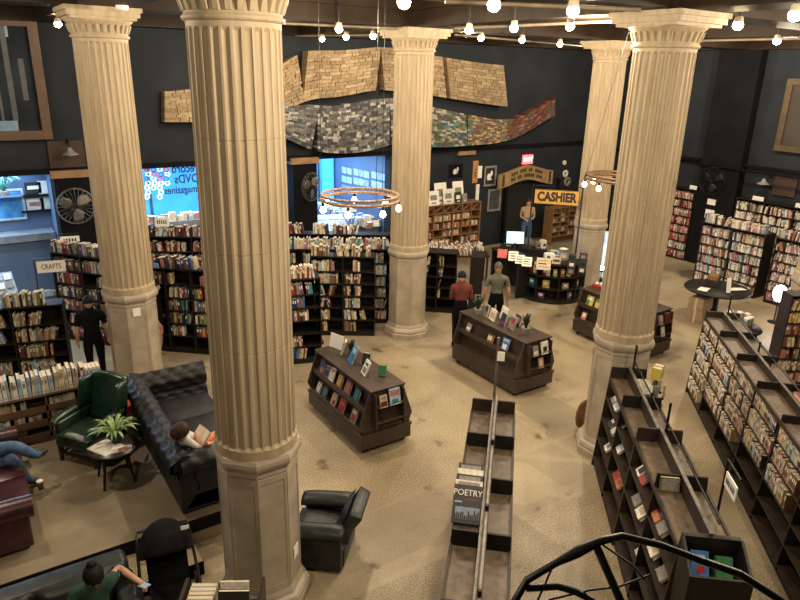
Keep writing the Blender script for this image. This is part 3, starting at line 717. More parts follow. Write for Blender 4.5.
# ---------------------------------------------------------------- long double-sided bookcases
def island(name, label, far, near, h, wt, slope, rows, z0, nb, pitch=.25, tray=.17, bars=True, shade=None, tall_post=False, cat='bookcase', posts=(.02, .34, .62, .93)):
    far, near = Vector(far), Vector(near); L = (near-far).length; rz = math.atan2(near.y-far.y, near.x-far.x)
    t = thing(name, label, cat, (far.x, far.y, 0), rz); wm = shade or wood
    def hw(z): return wt/2+slope*(1-z/h)
    th = .028
    def trap(x, z1, z0_=0, m=wm, nm='end_panel'):
        MB().mt(m).prism([(-hw(z0_), z0_), (hw(z0_), z0_), (hw(z1), z1), (-hw(z1), z1)], x-th/2, x+th/2, 'x').build(nm, t, bevel=.004)
    trap(th/2, h); trap(L-th/2, h)
    for k in range(1, nb): trap(L*k/nb, h, .06, blackw, 'upright')
    MB().mt(wm).box(th, L-th, -.012, .012, .1, h+.01).build('centre_board', t)
    MB().mt(metal).box(0, L, -.019, .019, h+.01, h+.025).build('board_cap', t)
    MB().mt(blackw).box(th, L-th, -hw(.05)+.03, hw(.05)-.03, 0, .10).build('plinth', t)
    for s in (-1, 1):
        for r in range(rows):
            z = z0+r*pitch
            MB().mt(wm).box(th, L-th, min(s*.013, s*hw(z)), max(s*.013, s*hw(z)), z-.02, z).build('shelf', t)
        z = h-tray
        MB().mt(woodt).box(th, L-th, min(s*.013, s*(hw(z)+.004)), max(s*.013, s*(hw(z)+.004)), z-.02, z).build('tray', t)
        MB().mt(wm).box(th, L-th, min(s*(hw(z)-.018), s*(hw(z)+.006)), max(s*(hw(z)-.018), s*(hw(z)+.006)), z-.035, z+.022).build('tray_lip', t)
    if bars:
        y = .05; zt = h+.33
        b = MB().mt(blackm)
        b.tube([(.05, y, h+.12), (L-.02, y, h+.12)], .010, 8)
        b.build('rail', t)
        for f in posts:
            MB().mt(blackm).tube([(max(.03, L*f), y, h-.12), (max(.03, L*f), y, h+(.36 if f < .05 else .16))], .015, 8).build('post', t)
    if tall_post:
        MB().mt(metal).tube([(.02, .0, h-.1), (.02, .0, h+.85)], .016, 8).build('sign_post', t)
        MB().mt(white).box(.03, .04, .0, .09, h+.55, h+.67).build('sign_card', t)
        for f in (.28, .55, .8): MB().mt(blackm).tube([(L*f, .03, h-.12), (L*f, .03, h+.14)], .018, 8).build('post', t)
        MB().mt(metal).tube([(.02, .03, h+.06), (L, .03, h+.06)], .022, 8).build('rail', t)
    def shelfM(side, r, x=0, lean=.0):      # frame standing on a shelf edge: local x along the case, -y towards the reader
        z = z0+r*pitch
        Mw = T3(far.x, far.y, 0) @ RZ(rz)
        if side < 0: return Mw @ T3(x, -hw(z)+.012, z)
        return Mw @ T3(x, hw(z)-.012, z) @ RZ(math.pi)
    return dict(L=L, nb=nb, shelfM=shelfM, Mw=T3(far.x, far.y, 0) @ RZ(rz), hw=hw, h=h, tray=h-tray, t=t, z0=z0, pitch=pitch, rows=rows)
def cen(px, z): return sum((G(x, y, z) for x, y in px), Vector())/len(px)
# the right-hand long case, full of standing books
RH = 1.60
rf = cen([(705, 312), (741, 312)], RH); rn0 = G(784, 420, RH)
rd = (G(784, 420, RH)-G(705, 312, RH)); rd.z = 0; rd.normalize()
RL = island('long_bookcase', 'long double sided dark bookcase at the right, crammed with standing books', rf.xy, (rf+rd*5.75).xy, RH, .56, .11, 5, .13, 6, .285, tray=.11, posts=(.02, .31, .40, .75))
# middle-right pair of mostly empty cases
FH = 1.66
ffar, fmid, fnear = cen([(611, 362), (646, 362)], FH), cen([(634, 425), (680, 431)], FH), cen([(684, 533), (740, 539)], FH)
fd = (fnear-ffar); fd.z = 0; fdn = fd.normalized(); fl = (fmid-ffar).length
FA = island('low_bookcase', 'half empty dark bookcase ending at the column with the oval board', (ffar+fdn*.08).xy, (ffar+fdn*(fl-.02)).xy, FH-.05, .48, .10, 4, .16, 2, .33, posts=(.02, .62))
FB = island('low_bookcase', 'nearly empty dark bookcase with face out books and a bin at its near end', (ffar+fdn*fl).xy, (ffar+fdn*(fd.length)).xy, FH, .50, .10, 4, .16, 2, .33, posts=(.03,))
# bin on the near end
Mb = FB['Mw'] @ T3(FB['L']+.0, 0, 0)
t = thing('display_bin', 'deep black open bin with a blue and a green book at the case end', 'bin'); t.matrix_world = Mb
b = MB().mt(blackw); b.box(.002, .03, -.25, .25, .0, FH); 
b.build('back_panel', t); MB().mt(blackw).box(.03, .34, -.25, .25, 1.34, 1.37).build('floor_panel', t)
for s in (-1, 1): MB().mt(blackw).hexa([(.03, s*.25-.012, 0), (.36, s*.25-.012, 0), (.36, s*.25+.012, 0), (.03, s*.25+.012, 0)], [(.03, s*.25-.012, FH), (.36, s*.25-.012, FH-.16), (.36, s*.25+.012, FH-.16), (.03, s*.25+.012, FH)]).build('side_panel', t)
MB().mt(blackw).box(.34, .365, -.238, .238, 0, FH-.16).build('front_panel', t)
MF = Mb @ T3(.20, 0, 1.372) @ RZ(math.pi/2) @ RX(R(-32))
fbook(MF @ T3(-.12, 0, 0), .15, .22, .03, PIDX['blue'], 'bright blue book with red figure in the black bin', 'books in the bin', [(-.3, .3, .55, .85, 'pale blue'), (-.2, .25, .15, .45, 'red'), (-.1, .1, .5, .6, 'red')])
fbook(MF @ T3(.08, 0, 0), .14, .19, .045, PIDX['green'], 'green cloth book with pale pages in the black bin', 'books in the bin', [])
# the case at the bottom centre
CH = 1.62
cfar, cnear = cen([(474, 398), (514, 401)], CH), cen([(438, 600), (512, 600)], CH)
cdn = (cnear-cfar); cdn.z = 0; cdn.normalize()
CS = island('narrow_bookcase', 'narrow dark bookcase with worn top trays at the bottom centre', cfar.xy, (cnear+cdn*.9).xy, CH, .53, .06, 5, .20, 5, .26, bars=False, tall_post=True)
# standing books of the long case: the near and upper ones one by one, the far ones as a mass
fillmap = {0: (.8, .9, 1, 1, 1), 1: (0, 1, .95, 1, 1), 2: (0, .62, 1, 1, 1), 3: (0, .0, .85, 1, .95), 4: (0, 0, .8, .9, 1), 5: (0, 0, 0, .8, 1)}
RPAL = ['cream', 'white', 'grey', 'brown', 'tan', 'beige', 'grey', 'dusty rose', 'maroon', 'black', 'cream', 'olive', 'brown', 'tan', 'black', 'pale blue', 'brown', 'navy', 'beige', 'maroon']
cnt = 0; rowno = {r: 0 for r in range(5)}
for r in range(4, -1, -1):
    for bay in range(6):
        f = fillmap[bay][r]
        if not f: continue
        x0 = RL['L']*bay/6+.03; x1 = x0+(RL['L']/6-.06)*f; x = x0; k = 0
        le = random.choice([0, 0, .08, -.08])
        while x < x1-.03:
            w_ = random.uniform(.030, .066); h_ = random.uniform(.185, .24) if r < 4 else random.uniform(.17, .205); c = random.choice(RPAL)
            if x+w_ > x1: break
            if bay == 3 and r == 2 and k == 4: c = 'yellow'; w_ = .05
            if bay == 3 and r == 4 and 4 < k < 7: c = 'tan'; w_ = .07
            if bay == 4 and r == 4 and k == 5: c = 'green'
            k += 1
            if random.random() < .07: x += random.uniform(.02, .06); le = random.choice([0, .12, -.1, 0])
            if x+w_ > x1: break
            if bay >= 2 and bay < 5 and cnt < 172:
                sbook(RL['shelfM'](-1, r, x+w_/2) @ RY(le), w_, .15, h_, PIDX[c], '%s book, %s along in the %s bay, %s row down, long right bookcase' % (c, nth(k), nth(bay+1), nth(5-r)), 'standing books in the long right bookcase'); cnt += 1
            else:
                A = RL['shelfM'](-1, r, x+w_/2) @ RY(le); STUFF.mt(PM[PIDX[c]]).box(-w_/2, w_/2, 0, .15, 0, h_, A, top=paper).mt(PM[1] if c not in ('white', 'cream') else PM[2]).box(-w_*.3, w_*.3, -.003, .001, h_*.5, h_*.8, A)
            x += w_+.003
# face-out and leaning books in the half-empty pair
k = 0
def fo(case, bay_x, r, c, w_, h_, lbl, arts, d=.03, lean=46, turn=0):
    r = max(0, r-1); w_ *= 1.2; h_ *= 1.2
    fbook(case['shelfM'](-1, r, bay_x) @ T3(0, .05, 0) @ RZ(R(turn)) @ RX(R(-lean)), w_, h_, d, PIDX[c], lbl, 'face out books in the half empty cases', arts)
fo(FA, .22, 4, 'grey', .14, .20, 'grey book in the top row nearest the column pedestal', [(-.4, .4, .2, .8, 'white')])
fo(FA, .42, 4, 'white', .15, .20, 'white and navy book second from the pedestal in the top row', [(-.4, .4, .5, .9, 'navy'), (-.4, .4, .1, .4, 'pale blue')])
fo(FA, .30, 3, 'black', .13, .19, 'small black book with white print below the grey one', [(-.3, .3, .3, .8, 'white')])
fo(FA, .52, 3, 'grey', .13, .19, 'grey book with a white panel in the second row near the pedestal', [(-.35, .35, .1, .5, 'white')])
fo(FA, .86, 4, 'black', .16, .21, 'black book with a grey oval lying in the top row of the second bay', [(-.25, .25, .25, .75, 'grey')])
fo(FA, .84, 3, 'white', .14, .19, 'white book face out in the second bay, second row', [(-.2, .2, .4, .6, 'grey')])
fo(FA, .98, 3, 'white', .12, .17, 'white oval label book in the second bay, third row', [(-.3, .3, .3, .7, 'pale blue')])
fo(FA, .40, 2, 'white', .13, .18, 'pale book in the third row of the first bay', [(-.3, .3, .2, .5, 'grey')])
fo(FA, 1.10, 2, 'red', .15, .20, 'bright red book with a white emblem, upper of two red books', [(-.15, .2, .4, .75, 'white')], turn=0)
fo(FA, 1.28, 2, 'orange', .15, .19, 'orange red book beside the bright red one', [(-.3, .3, .2, .4, 'red'), (-.2, .2, .5, .7, 'red')])
fo(FB, .22, 4, 'white', .14, .21, 'white and black book at the far top of the nearly empty case', [(-.3, .3, .1, .5, 'black')])
fo(FB, .36, 4, 'red', .13, .16, 'red and black book low in the first bay of the nearly empty case', [(-.5, .5, .4, .9, 'black')])
fo(FB, .55, 3, 'white', .15, .20, 'white book face out in the middle of the nearly empty case', [(-.3, .3, .2, .45, 'beige')], d=.045)
fo(FB, .30, 3, 'grey', .15, .19, 'dark grey book tilted back in the first bay of the nearly empty case', [(-.3, .2, .5, .7, 'olive')])
fo(FB, 1.05, 4, 'orange', .14, .21, 'orange and cream striped book in the second bay of the nearly empty case', [(-.5, .5, .3, .45, 'maroon'), (-.5, .5, .6, .9, 'cream')], d=.05)
fo(FB, 1.25, 4, 'grey', .14, .20, 'pale grey book with a blue emblem beside the striped book', [(-.2, .25, .4, .7, 'blue')], d=.05)
fo(FB, 1.15, 3, 'white', .19, .17, 'large white book with faint drawing in the second bay, second row', [(-.35, .35, .2, .8, 'beige')], d=.05)
fo(FB, 1.50, 3, 'grey', .15, .19, 'grey book behind the railing in the last bay', [(-.4, .4, .6, .9, 'white')])
fo(FB, .80, 2, 'white', .12, .18, 'thin white book in the third row of the nearly empty case', [(-.3, .3, .3, .6, 'grey')])
# books lying in the trays
Mt = FB['Mw'] @ T3(.98, -.125, FB['tray']) @ RZ(math.pi/2) @ RX(R(-12)); fbook(Mt, .19, .15, .05, PIDX['olive'], 'thick olive box book standing in the top tray of the nearly empty case', 'books in top trays', [(-.45, .45, .1, .9, 'grey')])
for i in range(3):
    Mt = FA['Mw'] @ T3(.30+.085*i, .13, FA['tray']+.002) @ RZ(math.pi/2) @ RX(R(-14)); fbook(Mt, .18, .13, .055, PIDX['white'], 'white page block, %s from the pedestal in the far tray by the spinner' % nth(i+1), 'white books in the far tray', [(-.5, .5, .0, .12, 'grey')])
x0 = (G(786, 402, 1.55)-rf).dot(rd)
for i, (c, dz) in enumerate((('black', 0), ('red', .055))):
    Mt = RL['Mw'] @ T3(x0+.02*i, .14, RL['tray']+.001+dz) @ RX(R(90)) @ T3(0, 0, -.09); 
    o = fbook(RL['Mw'] @ T3(x0+.02*i, .225, RL['tray']+.001+dz+.0) @ RX(R(90)), .30, .17, .054, PIDX[c], ('red box book on top of a black one' if i else 'black box book under a red one')+' in the long case tray', 'books in top trays', [(-.45, .45, .1, .9, 'maroon' if i else 'black')])
    o.matrix_world = RL['Mw'] @ T3(x0+.02*i, .04, RL['tray']+.056+dz) @ RX(R(-90)) @ T3(0, 0, 0)
# poetry books leaning in the tray of the bottom case
q = (G(468, 500, CH+.05)-cfar); xq = Vector((q.x, q.y, 0)).dot(cdn)
for i in range(5):
    Mt = CS['Mw'] @ T3(xq-.08*i+.10, -.16, CS['tray']+.018+.012*i) @ RZ(math.pi/2) @ RX(R(-48))
    if i == 0:
        o = fbook(Mt, .27, .36, .035, PIDX['black'], 'black poetry book with a pale city skyline, front of the leaning stack', 'leaning poetry books', [(-.40, .46, .10, .42, mat('skyline_blue', (.16, .20, .30), .4, c2=(.28, .34, .45), scale=6))])
        random.seed(3)
        b = MB().mt(ink)
        for q_ in range(13): b.box(-.11+.018*q_, -.11+.018*q_+.014, -.0385, -.036, .035, .05+random.uniform(.02, .075))
        b.build('printed_skyline', o); text('POETRY', .08, white, T3(0, -.037, .285) @ UPRIGHT, o, 'printed_title', sx=.95)
        MB().mt(PM[PIDX['maroon']]).box(-.03, .11, -.0372, -.036, .215, .235).build('printed_subtitle', o); MB().mt(PM[PIDX['pale blue']]).box(-.12, -.05, -.0372, -.036, .19, .205).build('printed_line', o)
    else: fbook(Mt, .27-.005*i, .35, .035, PIDX[['black', 'white', 'black', 'white', 'black'][i]], '%s book, %s behind the front poetry book' % (['black', 'white', 'black', 'white', 'black'][i], nth(i)), 'leaning poetry books', [(-.4, .4, .82, .95, ['white', 'grey', 'grey', 'white', 'grey'][i])])
# section sign on a post beside the nearly empty case
Ms = FB['Mw'] @ T3(FB['L']*.66, .20, 0)
t = thing('sign_stand', 'white section sign on a bent black post beside the nearly empty case', 'sign'); t.matrix_world = Ms
MB().mt(blackm).tube([(0, .08, 0), (0, .08, FH+.40)], .014, 8).build('post', t)
MB().mt(blackm).tube([(0, .08, FH+.40), (.34, .08, FH+.40)], .011, 8).tube([(.17, .08, FH+.40), (.17, .08, FH+.32)], .006, 6).build('arm', t)
MB().mt(blackm).lathe([(.10, .0), (.10, .02), (.02, .03)], 16, T3(0, .08, 0)).build('foot', t)
MB().mt(white).box(.02, .30, .074, .086, FH+.14, FH+.29).build('sign_card', t)
b = MB().mt(ink)
for i, (a, w_) in enumerate(((.05, .02), (.08, .02), (.11, .014), (.135, .018), (.17, .02), (.2, .014), (.225, .02), (.255, .014))): b.box(a, a+w_, .0725, .074, FH+.185, FH+.245)
b.build('lettering', t)
# book spinner rack behind the far tray
sp_ = G(661, 440, 0)
sp_ = W(660, 435, 8.3, 5.35); sp_ = Vector((7.62, 4.55, 0))
p = G(658, 372, 1.7); sp_ = Vector((p.x, p.y, 0))
t = thing('spinner_rack', 'narrow card spinner topped with yellow books beside the half empty case', 'rack', sp_)
MB().mt(blackm).lathe([(.20, 0), (.20, .03), (.03, .05), (.02, .06), (.02, 1.62), (.001, 1.62)], 16).build('pole', t)
for j in range(5):
    b = MB().mt(blackm)
    for k in range(4): b.box(-.08, .08, -.13, -.10, .30+.26*j, .33+.26*j, RZ(k*math.pi/2+.5))
    b.build('pocket', t)
    for k in range(4): MB().mt(PM[random.choice([0, 4, 5, 2, 15, 19])]).box(-.06, .06, -.125, -.105, .331+.26*j, .50+.26*j, RZ(k*math.pi/2+.5)).build('card', t)
for i in range(4):
    Mt = T3(sp_.x, sp_.y, 1.622) @ RZ(.4) @ T3(-.09+.055*i, -.06, 0); sbook(Mt, .05, .12, .17-.01*(i % 2), PIDX[['yellow', 'orange', 'yellow', 'olive'][i]], '%s book on top of the card spinner, %s in its row' % (['yellow', 'orange', 'yellow', 'olive'][i], nth(i+1)), 'books on the spinner')

# ---------------------------------------------------------------- island display tables
def island_table(label, cx_, y0, y1, xw, xt):
    L = y1-y0; h = 1.05; t = thing('display_table', label, 'display table', (cx_, (y0+y1)/2, 0), -math.pi/2, 'dark island display tables')
    wm = wood2
    MB().mt(wm).box(-L/2, L/2, -xw/2, xw/2, .09, .34).build('plinth', t, bevel=.006)
    MB().mt(wm).box(-L/2-.012, L/2+.012, -xw/2-.012, xw/2+.012, .30, .345).build('plinth_moulding', t, bevel=.004)
    for sx in (-1, 1):
        for sy in (-1, 1): MB().mt(blackm).lathe([(.035, -.02), (.04, 0), (.035, .02)], 12, T3(sx*(L/2-.1), sy*(xw/2-.08), .04) @ RX(R(90))).tube([(sx*(L/2-.1), sy*(xw/2-.08), .04), (sx*(L/2-.1), sy*(xw/2-.08), .095)], .015, 6).build('caster', t)
    c0, c1 = xw/2-.17, xt/2-.07
    MB().mt(wm).prism([(-c0, .345), (c0, .345), (c1, 1.02), (-c1, 1.02)], -L/2+.05, L/2-.05, 'x').build('core', t)
    for sx in (-1, 1):
        x = sx*(L/2-.035); MB().mt(wm).prism([(-xw/2+.03, .345), (xw/2-.03, .345), (xw/2+.03, .50), (xt/2, 1.02), (-xt/2, 1.02), (-xw/2-.03, .50)], x-.015, x+.015, 'x').build('end_panel', t, bevel=.004)
    for s in (-1, 1):
        for zz, f in ((.36, 0), (.70, .5)):
            yo = (xw/2-.02)*(1-f)+(xt/2+.0)*f; yi = c0*(1-f)+c1*f
            b = MB().mt(wm); b.box(-L/2+.05, L/2-.05, min(s*yi*.9, s*yo), max(s*yi*.9, s*yo), zz, zz+.02); b.box(-L/2+.05, L/2-.05, min(s*yo, s*(yo+.016)), max(s*yo, s*(yo+.016)), zz-.03, zz+.055); b.build('ledge', t)
    for s in (-1, 1):      # small racks on the two ends
        x = s*(L/2-.02); M = T3(x, 0, 0) @ (Matrix.Identity(4) if s > 0 else RZ(math.pi))
        b = MB().mt(wm)
        for zz in (.50, .76): b.box(0, .12, -xt*.40, xt*.40, zz, zz+.02, M); b.box(.105, .12, -xt*.40, xt*.40, zz, zz+.06, M)
        for q in (-1, 1): b.hexa([(0, q*xt*.42-.01, .44), (.13, q*xt*.42-.01, .44), (.13, q*xt*.42+.01, .44), (0, q*xt*.42+.01, .44)], [(0, q*xt*.42-.01, 1.0), (.10, q*xt*.42-.01, 1.0), (.10, q*xt*.42+.01, 1.0), (0, q*xt*.42+.01, 1.0)], M)
        b.build('end_rack', t)
    MB().mt(wm).box(-L/2-.02, L/2+.02, -xt/2-.015, xt/2+.015, 1.02, 1.05).build('top', t, bevel=.006)
    Mw = T3(cx_, (y0+y1)/2, 0) @ RZ(-math.pi/2)
    def ledge(x, row):      # on the side that faces local -y
        f = .5*row; zz = (.38, .72)[row]; yo = (xw/2-.02)*(1-f)+(xt/2)*f
        return Mw @ T3(x, -yo+.035, zz) @ RX(R(-22))
    def end(y, row): return Mw @ T3(L/2+.085, y, (.52, .78)[row]) @ RZ(math.pi/2) @ RX(R(-12))
    def top(x, y, r=0): return Mw @ T3(x, y, 1.051) @ RZ(r)
    return dict(ledge=ledge, end=end, top=top, L=L)
TA = island_table('dark island table with two ledges of face out books and cards on top', 4.82, 7.45, 9.25, .88, .58)
TB = island_table('dark island table with a wide plain side, between the two people and the narrow case', 8.12, 7.66, 9.50, .92, .62)
TC = island_table('dark island table partly hidden behind the oval board column', 11.40, 7.5, 9.35, .92, .62)
g = 'books on the left island table'
for i, (x, c, w_, h_) in enumerate(((-.66, 'navy', .15, .21), (-.46, 'grey', .14, .20), (-.30, 'white', .14, .22), (-.04, 'maroon', .16, .22), (.22, 'purple', .17, .21), (.50, 'navy', .15, .21))):
    fbook(TA['ledge'](x, 1), w_, h_, .025, PIDX[c], '%s book, %s from the far end on the upper left table ledge' % (c, nth(i+1)), g, art())
for i, (x, c, w_, h_) in enumerate(((-.64, 'grey', .13, .19), (-.44, 'black', .13, .19), (-.12, 'beige', .14, .20), (.14, 'red', .17, .22), (.52, 'grey', .15, .21))):
    fbook(TA['ledge'](x, 0), w_, h_, .025, PIDX[c], '%s book, %s from the far end on the lower left table ledge' % (c, nth(i+1)), g, art() if c != 'red' else [(-.3, .3, .6, .75, 'pink'), (-.5, .5, 0, .1, 'maroon')])
fbook(TA['end'](-.12, 1), .13, .19, .02, PIDX['beige'], 'small beige book with red figures on the near end of the left island table', g, [(-.4, .4, .1, .5, 'maroon'), (-.3, .3, .7, .85, 'grey')])
fbook(TA['end'](.08, 1), .19, .25, .02, PIDX['pale blue'], 'large pale blue and coral book on the near end of the left island table', g, [(-.4, .45, .55, .9, 'dusty rose'), (-.3, .3, .15, .35, 'teal')])
def stand_card(M, w_, h_, m, label, cat='sign', lean=-12, m2=None, arts=None):
    o = MB().mt(m).box(-w_/2, w_/2, -.012, 0, 0, h_).build('card_sign'); o.matrix_world = M @ RX(R(lean)); tag(o, label, cat)
    MB().mt(blackm).hexa([(-.02, 0, .0), (.02, 0, .0), (.02, .09, .0), (-.02, .09, .0)], [(-.02, 0, .01), (.02, 0, .01), (.02, .01, h_*.7), (-.02, .01, h_*.7)]).build('easel_back', o)
    if arts:
        b = MB()
        for (x0, x1, z0, z1, c) in arts: b.mt(PM[PIDX[c]]).box(x0*w_, x1*w_, -.0135, -.012, z0*h_, z1*h_)
        b.build('printed_block', o)
    return o
stand_card(TA['top'](-.76, .02, .3) , .30, .24, white, 'blank white card sign at the far end of the left island table')
fbook(TA['top'](-.50, .0, -.6) @ RX(R(-18)), .16, .24, .03, PIDX['white'], 'white and black book standing on the left island table by the white card', g, [(-.4, .1, .1, .9, 'black')])
spiky('potted_cactus', 'small dark potted plant on the left island table', TA['top'](-.34, .08).translation, .22, 14, .10, leafd, pr=.055, ph=.09, droop=.1, wd=.022, potmat=ink)
fbook(TA['top'](-.12, -.06, -.2) @ RX(R(-25)), .20, .29, .025, PIDX['blue'], 'bright blue and green picture book standing on the left island table', g, [(-.4, .2, .15, .55, 'teal'), (-.3, .4, .6, .9, 'pale blue'), (-.1, .3, .3, .5, 'green')])
fbook(TA['top'](.06, .12, .6) @ RX(R(-20)), .13, .20, .03, PIDX['black'], 'black book with a white edge on the right side of the left island table', g, [(-.5, .5, .9, 1, 'white')])
fbook(TA['top'](.36, -.10, -.2) @ RX(R(-25)), .18, .24, .02, PIDX['white'], 'white book with grey figures near the front of the left island table', g, [(-.35, .35, .15, .5, 'grey'), (-.3, .3, .65, .8, 'black')])
fbook(TA['top'](.55, .12, .8) @ RX(R(-20)), .12, .19, .04, PIDX['green'], 'green book standing on the near right corner of the left island table', g, [(-.5, .5, .9, 1, 'white')])
g = 'books on the middle island table'
for i, (x, r, c, w_, h_, a) in enumerate(((-.62, 1, 'grey', .12, .17, [(-.4, .4, .3, .6, 'white')]), (.02, 1, 'brown', .16, .17, [(-.4, .3, .3, .8, 'cream')]), (.42, 1, 'blue', .17, .24, [(-.3, .3, .1, .5, 'white'), (-.5, .5, .7, .9, 'pale blue')]))):
    fbook(TB['ledge'](x, r), w_, h_, .025, PIDX[c], ('grey book alone at the far end', 'brown picture book in the middle', 'blue picture book right of centre')[i]+' on the ledge of the middle island table', g, a)
fbook(TB['end'](-.13, 1), .13, .19, .02, PIDX['grey'], 'grey and white book upper left on the end rack of the middle table', g, [(-.4, .4, .1, .5, 'white')])
fbook(TB['end'](.09, 1), .17, .23, .02, PIDX['white'], 'large white book upper right on the end rack of the middle table', g, [(-.25, .3, .2, .6, 'black')])
fbook(TB['end'](.03, 0), .12, .19, .02, PIDX['tan'], 'small tan book on the lower end rack of the middle table', g, [(-.3, .3, .2, .8, 'cream')])
gp_ = mat('grey_pot', (.25, .23, .20), .6)
spiky('potted_cactus', 'potted dark plant at the far end of the middle island table', TB['top'](-.62, -.12).translation, .26, 16, .14, leafd, pr=.075, ph=.12, droop=.15, wd=.03, potmat=gp_)
spiky('potted_cactus', 'potted dark aloe at the near end of the middle island table', TB['top'](.60, -.02).translation, .28, 14, .10, leafd, pr=.085, ph=.13, droop=.05, wd=.03, potmat=gp_)
for i, (x, y, c, w_, h_, a, l) in enumerate(((-.42, -.08, 'grey', .12, .24, [(-.3, .3, .5, .9, 'black')], 'grey upright book beside the far plant'), (-.22, -.10, 'white', .20, .22, [(-.35, .35, .3, .7, 'beige')], 'white and beige book second from the far plant'), (-.12, .10, 'white', .26, .25, [(-.1, .3, .1, .5, 'pale blue')], 'wide white book at the back of the row'), (.10, -.12, 'black', .17, .24, [(-.4, .4, .5, .9, 'navy'), (-.4, .4, .1, .4, 'purple')], 'black book with navy print before the wide white one'), (.32, -.10, 'grey', .20, .25, [(-.3, .2, .1, .5, 'pink'), (-.1, .35, .5, .9, 'red'), (-.4, -.1, .6, .9, 'teal')], 'colourful pink and grey book beside the near aloe'), (.22, .14, 'black', .2, .2, [(-.4, .4, .2, .8, 'grey')], 'dark book behind the colourful one'))):
    fbook(TB['top'](x, y, -.25) @ RX(R(-14)), w_, h_, .03, PIDX[c], l+' on the middle island table', g, a)
g = 'items on the right island table'
fbook(TC['ledge'](-.64, 1), .17, .22, .03, PIDX['yellow'], 'yellow and green book on the upper ledge of the right island table', g, [(-.5, 0, .1, .6, 'green'), (-.2, .3, .6, .9, 'white')])
fbook(TC['ledge'](-.42, 1), .15, .22, .03, PIDX['olive'], 'olive book beside the yellow one on the right island table', g, [(-.3, .3, .1, .6, 'yellow')])
fbook(TC['ledge'](-.70, 0), .12, .18, .03, PIDX['pink'], 'small pink book on the lower ledge of the right island table', g, [(-.3, .3, .4, .9, 'white')])
fbook(TC['ledge'](.6, 1), .15, .2, .03, PIDX['grey'], 'grey book showing right of the column on the right island table', g, [(-.3, .3, .4, .9, 'white')])
fbook(TC['end'](.1, 1), .16, .22, .03, PIDX['maroon'], 'maroon book on the upper end rack of the right island table', g, [(-.3, .3, .1, .5, 'black')])
fbook(TC['end'](-.12, 1), .12, .2, .03, PIDX['grey'], 'grey book on the upper end rack of the right island table', g, [(-.3, .3, .4, .9, 'beige')])
fbook(TC['end'](.0, 0), .10, .2, .03, PIDX['white'], 'white card book on the lower end rack of the right island table', g, [(-.3, .3, .1, .3, 'grey')])
o = MB().mt(PM[PIDX['red']]).box(-.13, .13, -.08, .08, 0, .06).mt(whitec).ball((-.05, 0, .075), .045, 10).ball((.05, .02, .08), .05, 10).build('gift_box'); o.matrix_world = TC['top'](-.75, .05); tag(o, 'red box with white balls on the far top of the right island table', 'box')
# ---------------------------------------------------------------- lounge platform with two steps
PZ = .34
carpet = mat('worn_plank_floor', (.16, .125, .08), .5, c2=(.29, .235, .16), scale=1.1, bump=.05)
struct(MB().mt(carpet).box(X0+.01, 2.62, 6.85, 10.25, .001, PZ).build('floor_platform'))
struct(MB().mt(floorm).box(X0+.01, 1.62, 6.30, 6.849, .001, .17).build('floor_step'))
b = MB().mt(wallb).box(X0+.01, 2.62, 6.835, 6.849, .172, PZ+.004).box(X0+.01, 1.62, 6.285, 6.299, 0.001, .174).box(2.62, 2.635, 6.85, 10.25, .001, PZ+.004)
struct(b.build('trim_60'))

# ---------------------------------------------------------------- upright bookcases
def upcase(name, label, L, Rr, h, dep, nrow, nbay, z0=.10, zbase=0., top=True, m=None, fills=None, pal=WARM, hmin=.17, hmax=.23, flr=.9, lean=.25, topbooks=None, group=None, bookdep=.15, backm=None, pitch=None, lip=False):
    L, Rr = Vector(L[:2]), Vector(Rr[:2]); w = (Rr-L).length; rz = math.atan2(Rr.y-L.y, Rr.x-L.x)
    t = thing(name, label, 'bookcase', (L.x, L.y, zbase), rz, group); m = m or blackw; M = T3(L.x, L.y, zbase) @ RZ(rz)
    for x in [0, w]+[w*k/nbay for k in range(1, nbay)]:
        MB().mt(m).box(max(0, x-.014), min(w, x+.014) if 0 < x < w else (.028 if x == 0 else w), 0, dep, 0, h).build('side_panel' if x in (0, w) else 'upright', t)
    MB().mt(backm or m).box(.028, w-.028, dep-.02, dep-.002, 0.02, h).build('back_panel', t)
    pt = pitch or (h-.03-z0)/nrow
    for r in range(nrow):
        b = MB().mt(m).box(.028, w-.028, .004, dep-.02, z0+r*pt-.022, z0+r*pt)
        if lip: b.box(.028, w-.028, 0, .012, z0+r*pt, z0+r*pt+.09)
        b.build('shelf', t)
    MB().mt(m).box(.028, w-.028, .012, dep-.02, 0, z0-.022).build('plinth', t)
    if top: MB().mt(m).box(0, w, -.01, dep, h, h+.025).build('top_panel', t)
    for r in range(nrow):
        f = flr if fills is None else fills[nrow-1-r]
        for bb in range(nbay):
            ff = f[bb % len(f)] if isinstance(f, (list, tuple)) else f
            if ff: stuff_row(M, w*bb/nbay+.03, w*bb/nbay+.03+(w/nbay-.06)*min(1, ff), z0+r*pt, min(hmin, pt-.06), min(hmax, pt-.035), bookdep, pal, 1 if ff == 1 else .93, lean, yf=.015)
    if topbooks: stuff_row(M, .03, .03+(w-.06)*topbooks, h+.026, .18, .25, .17, pal, .95, .3, yf=.02)
    return dict(M=M, w=w, t=t, h=h)
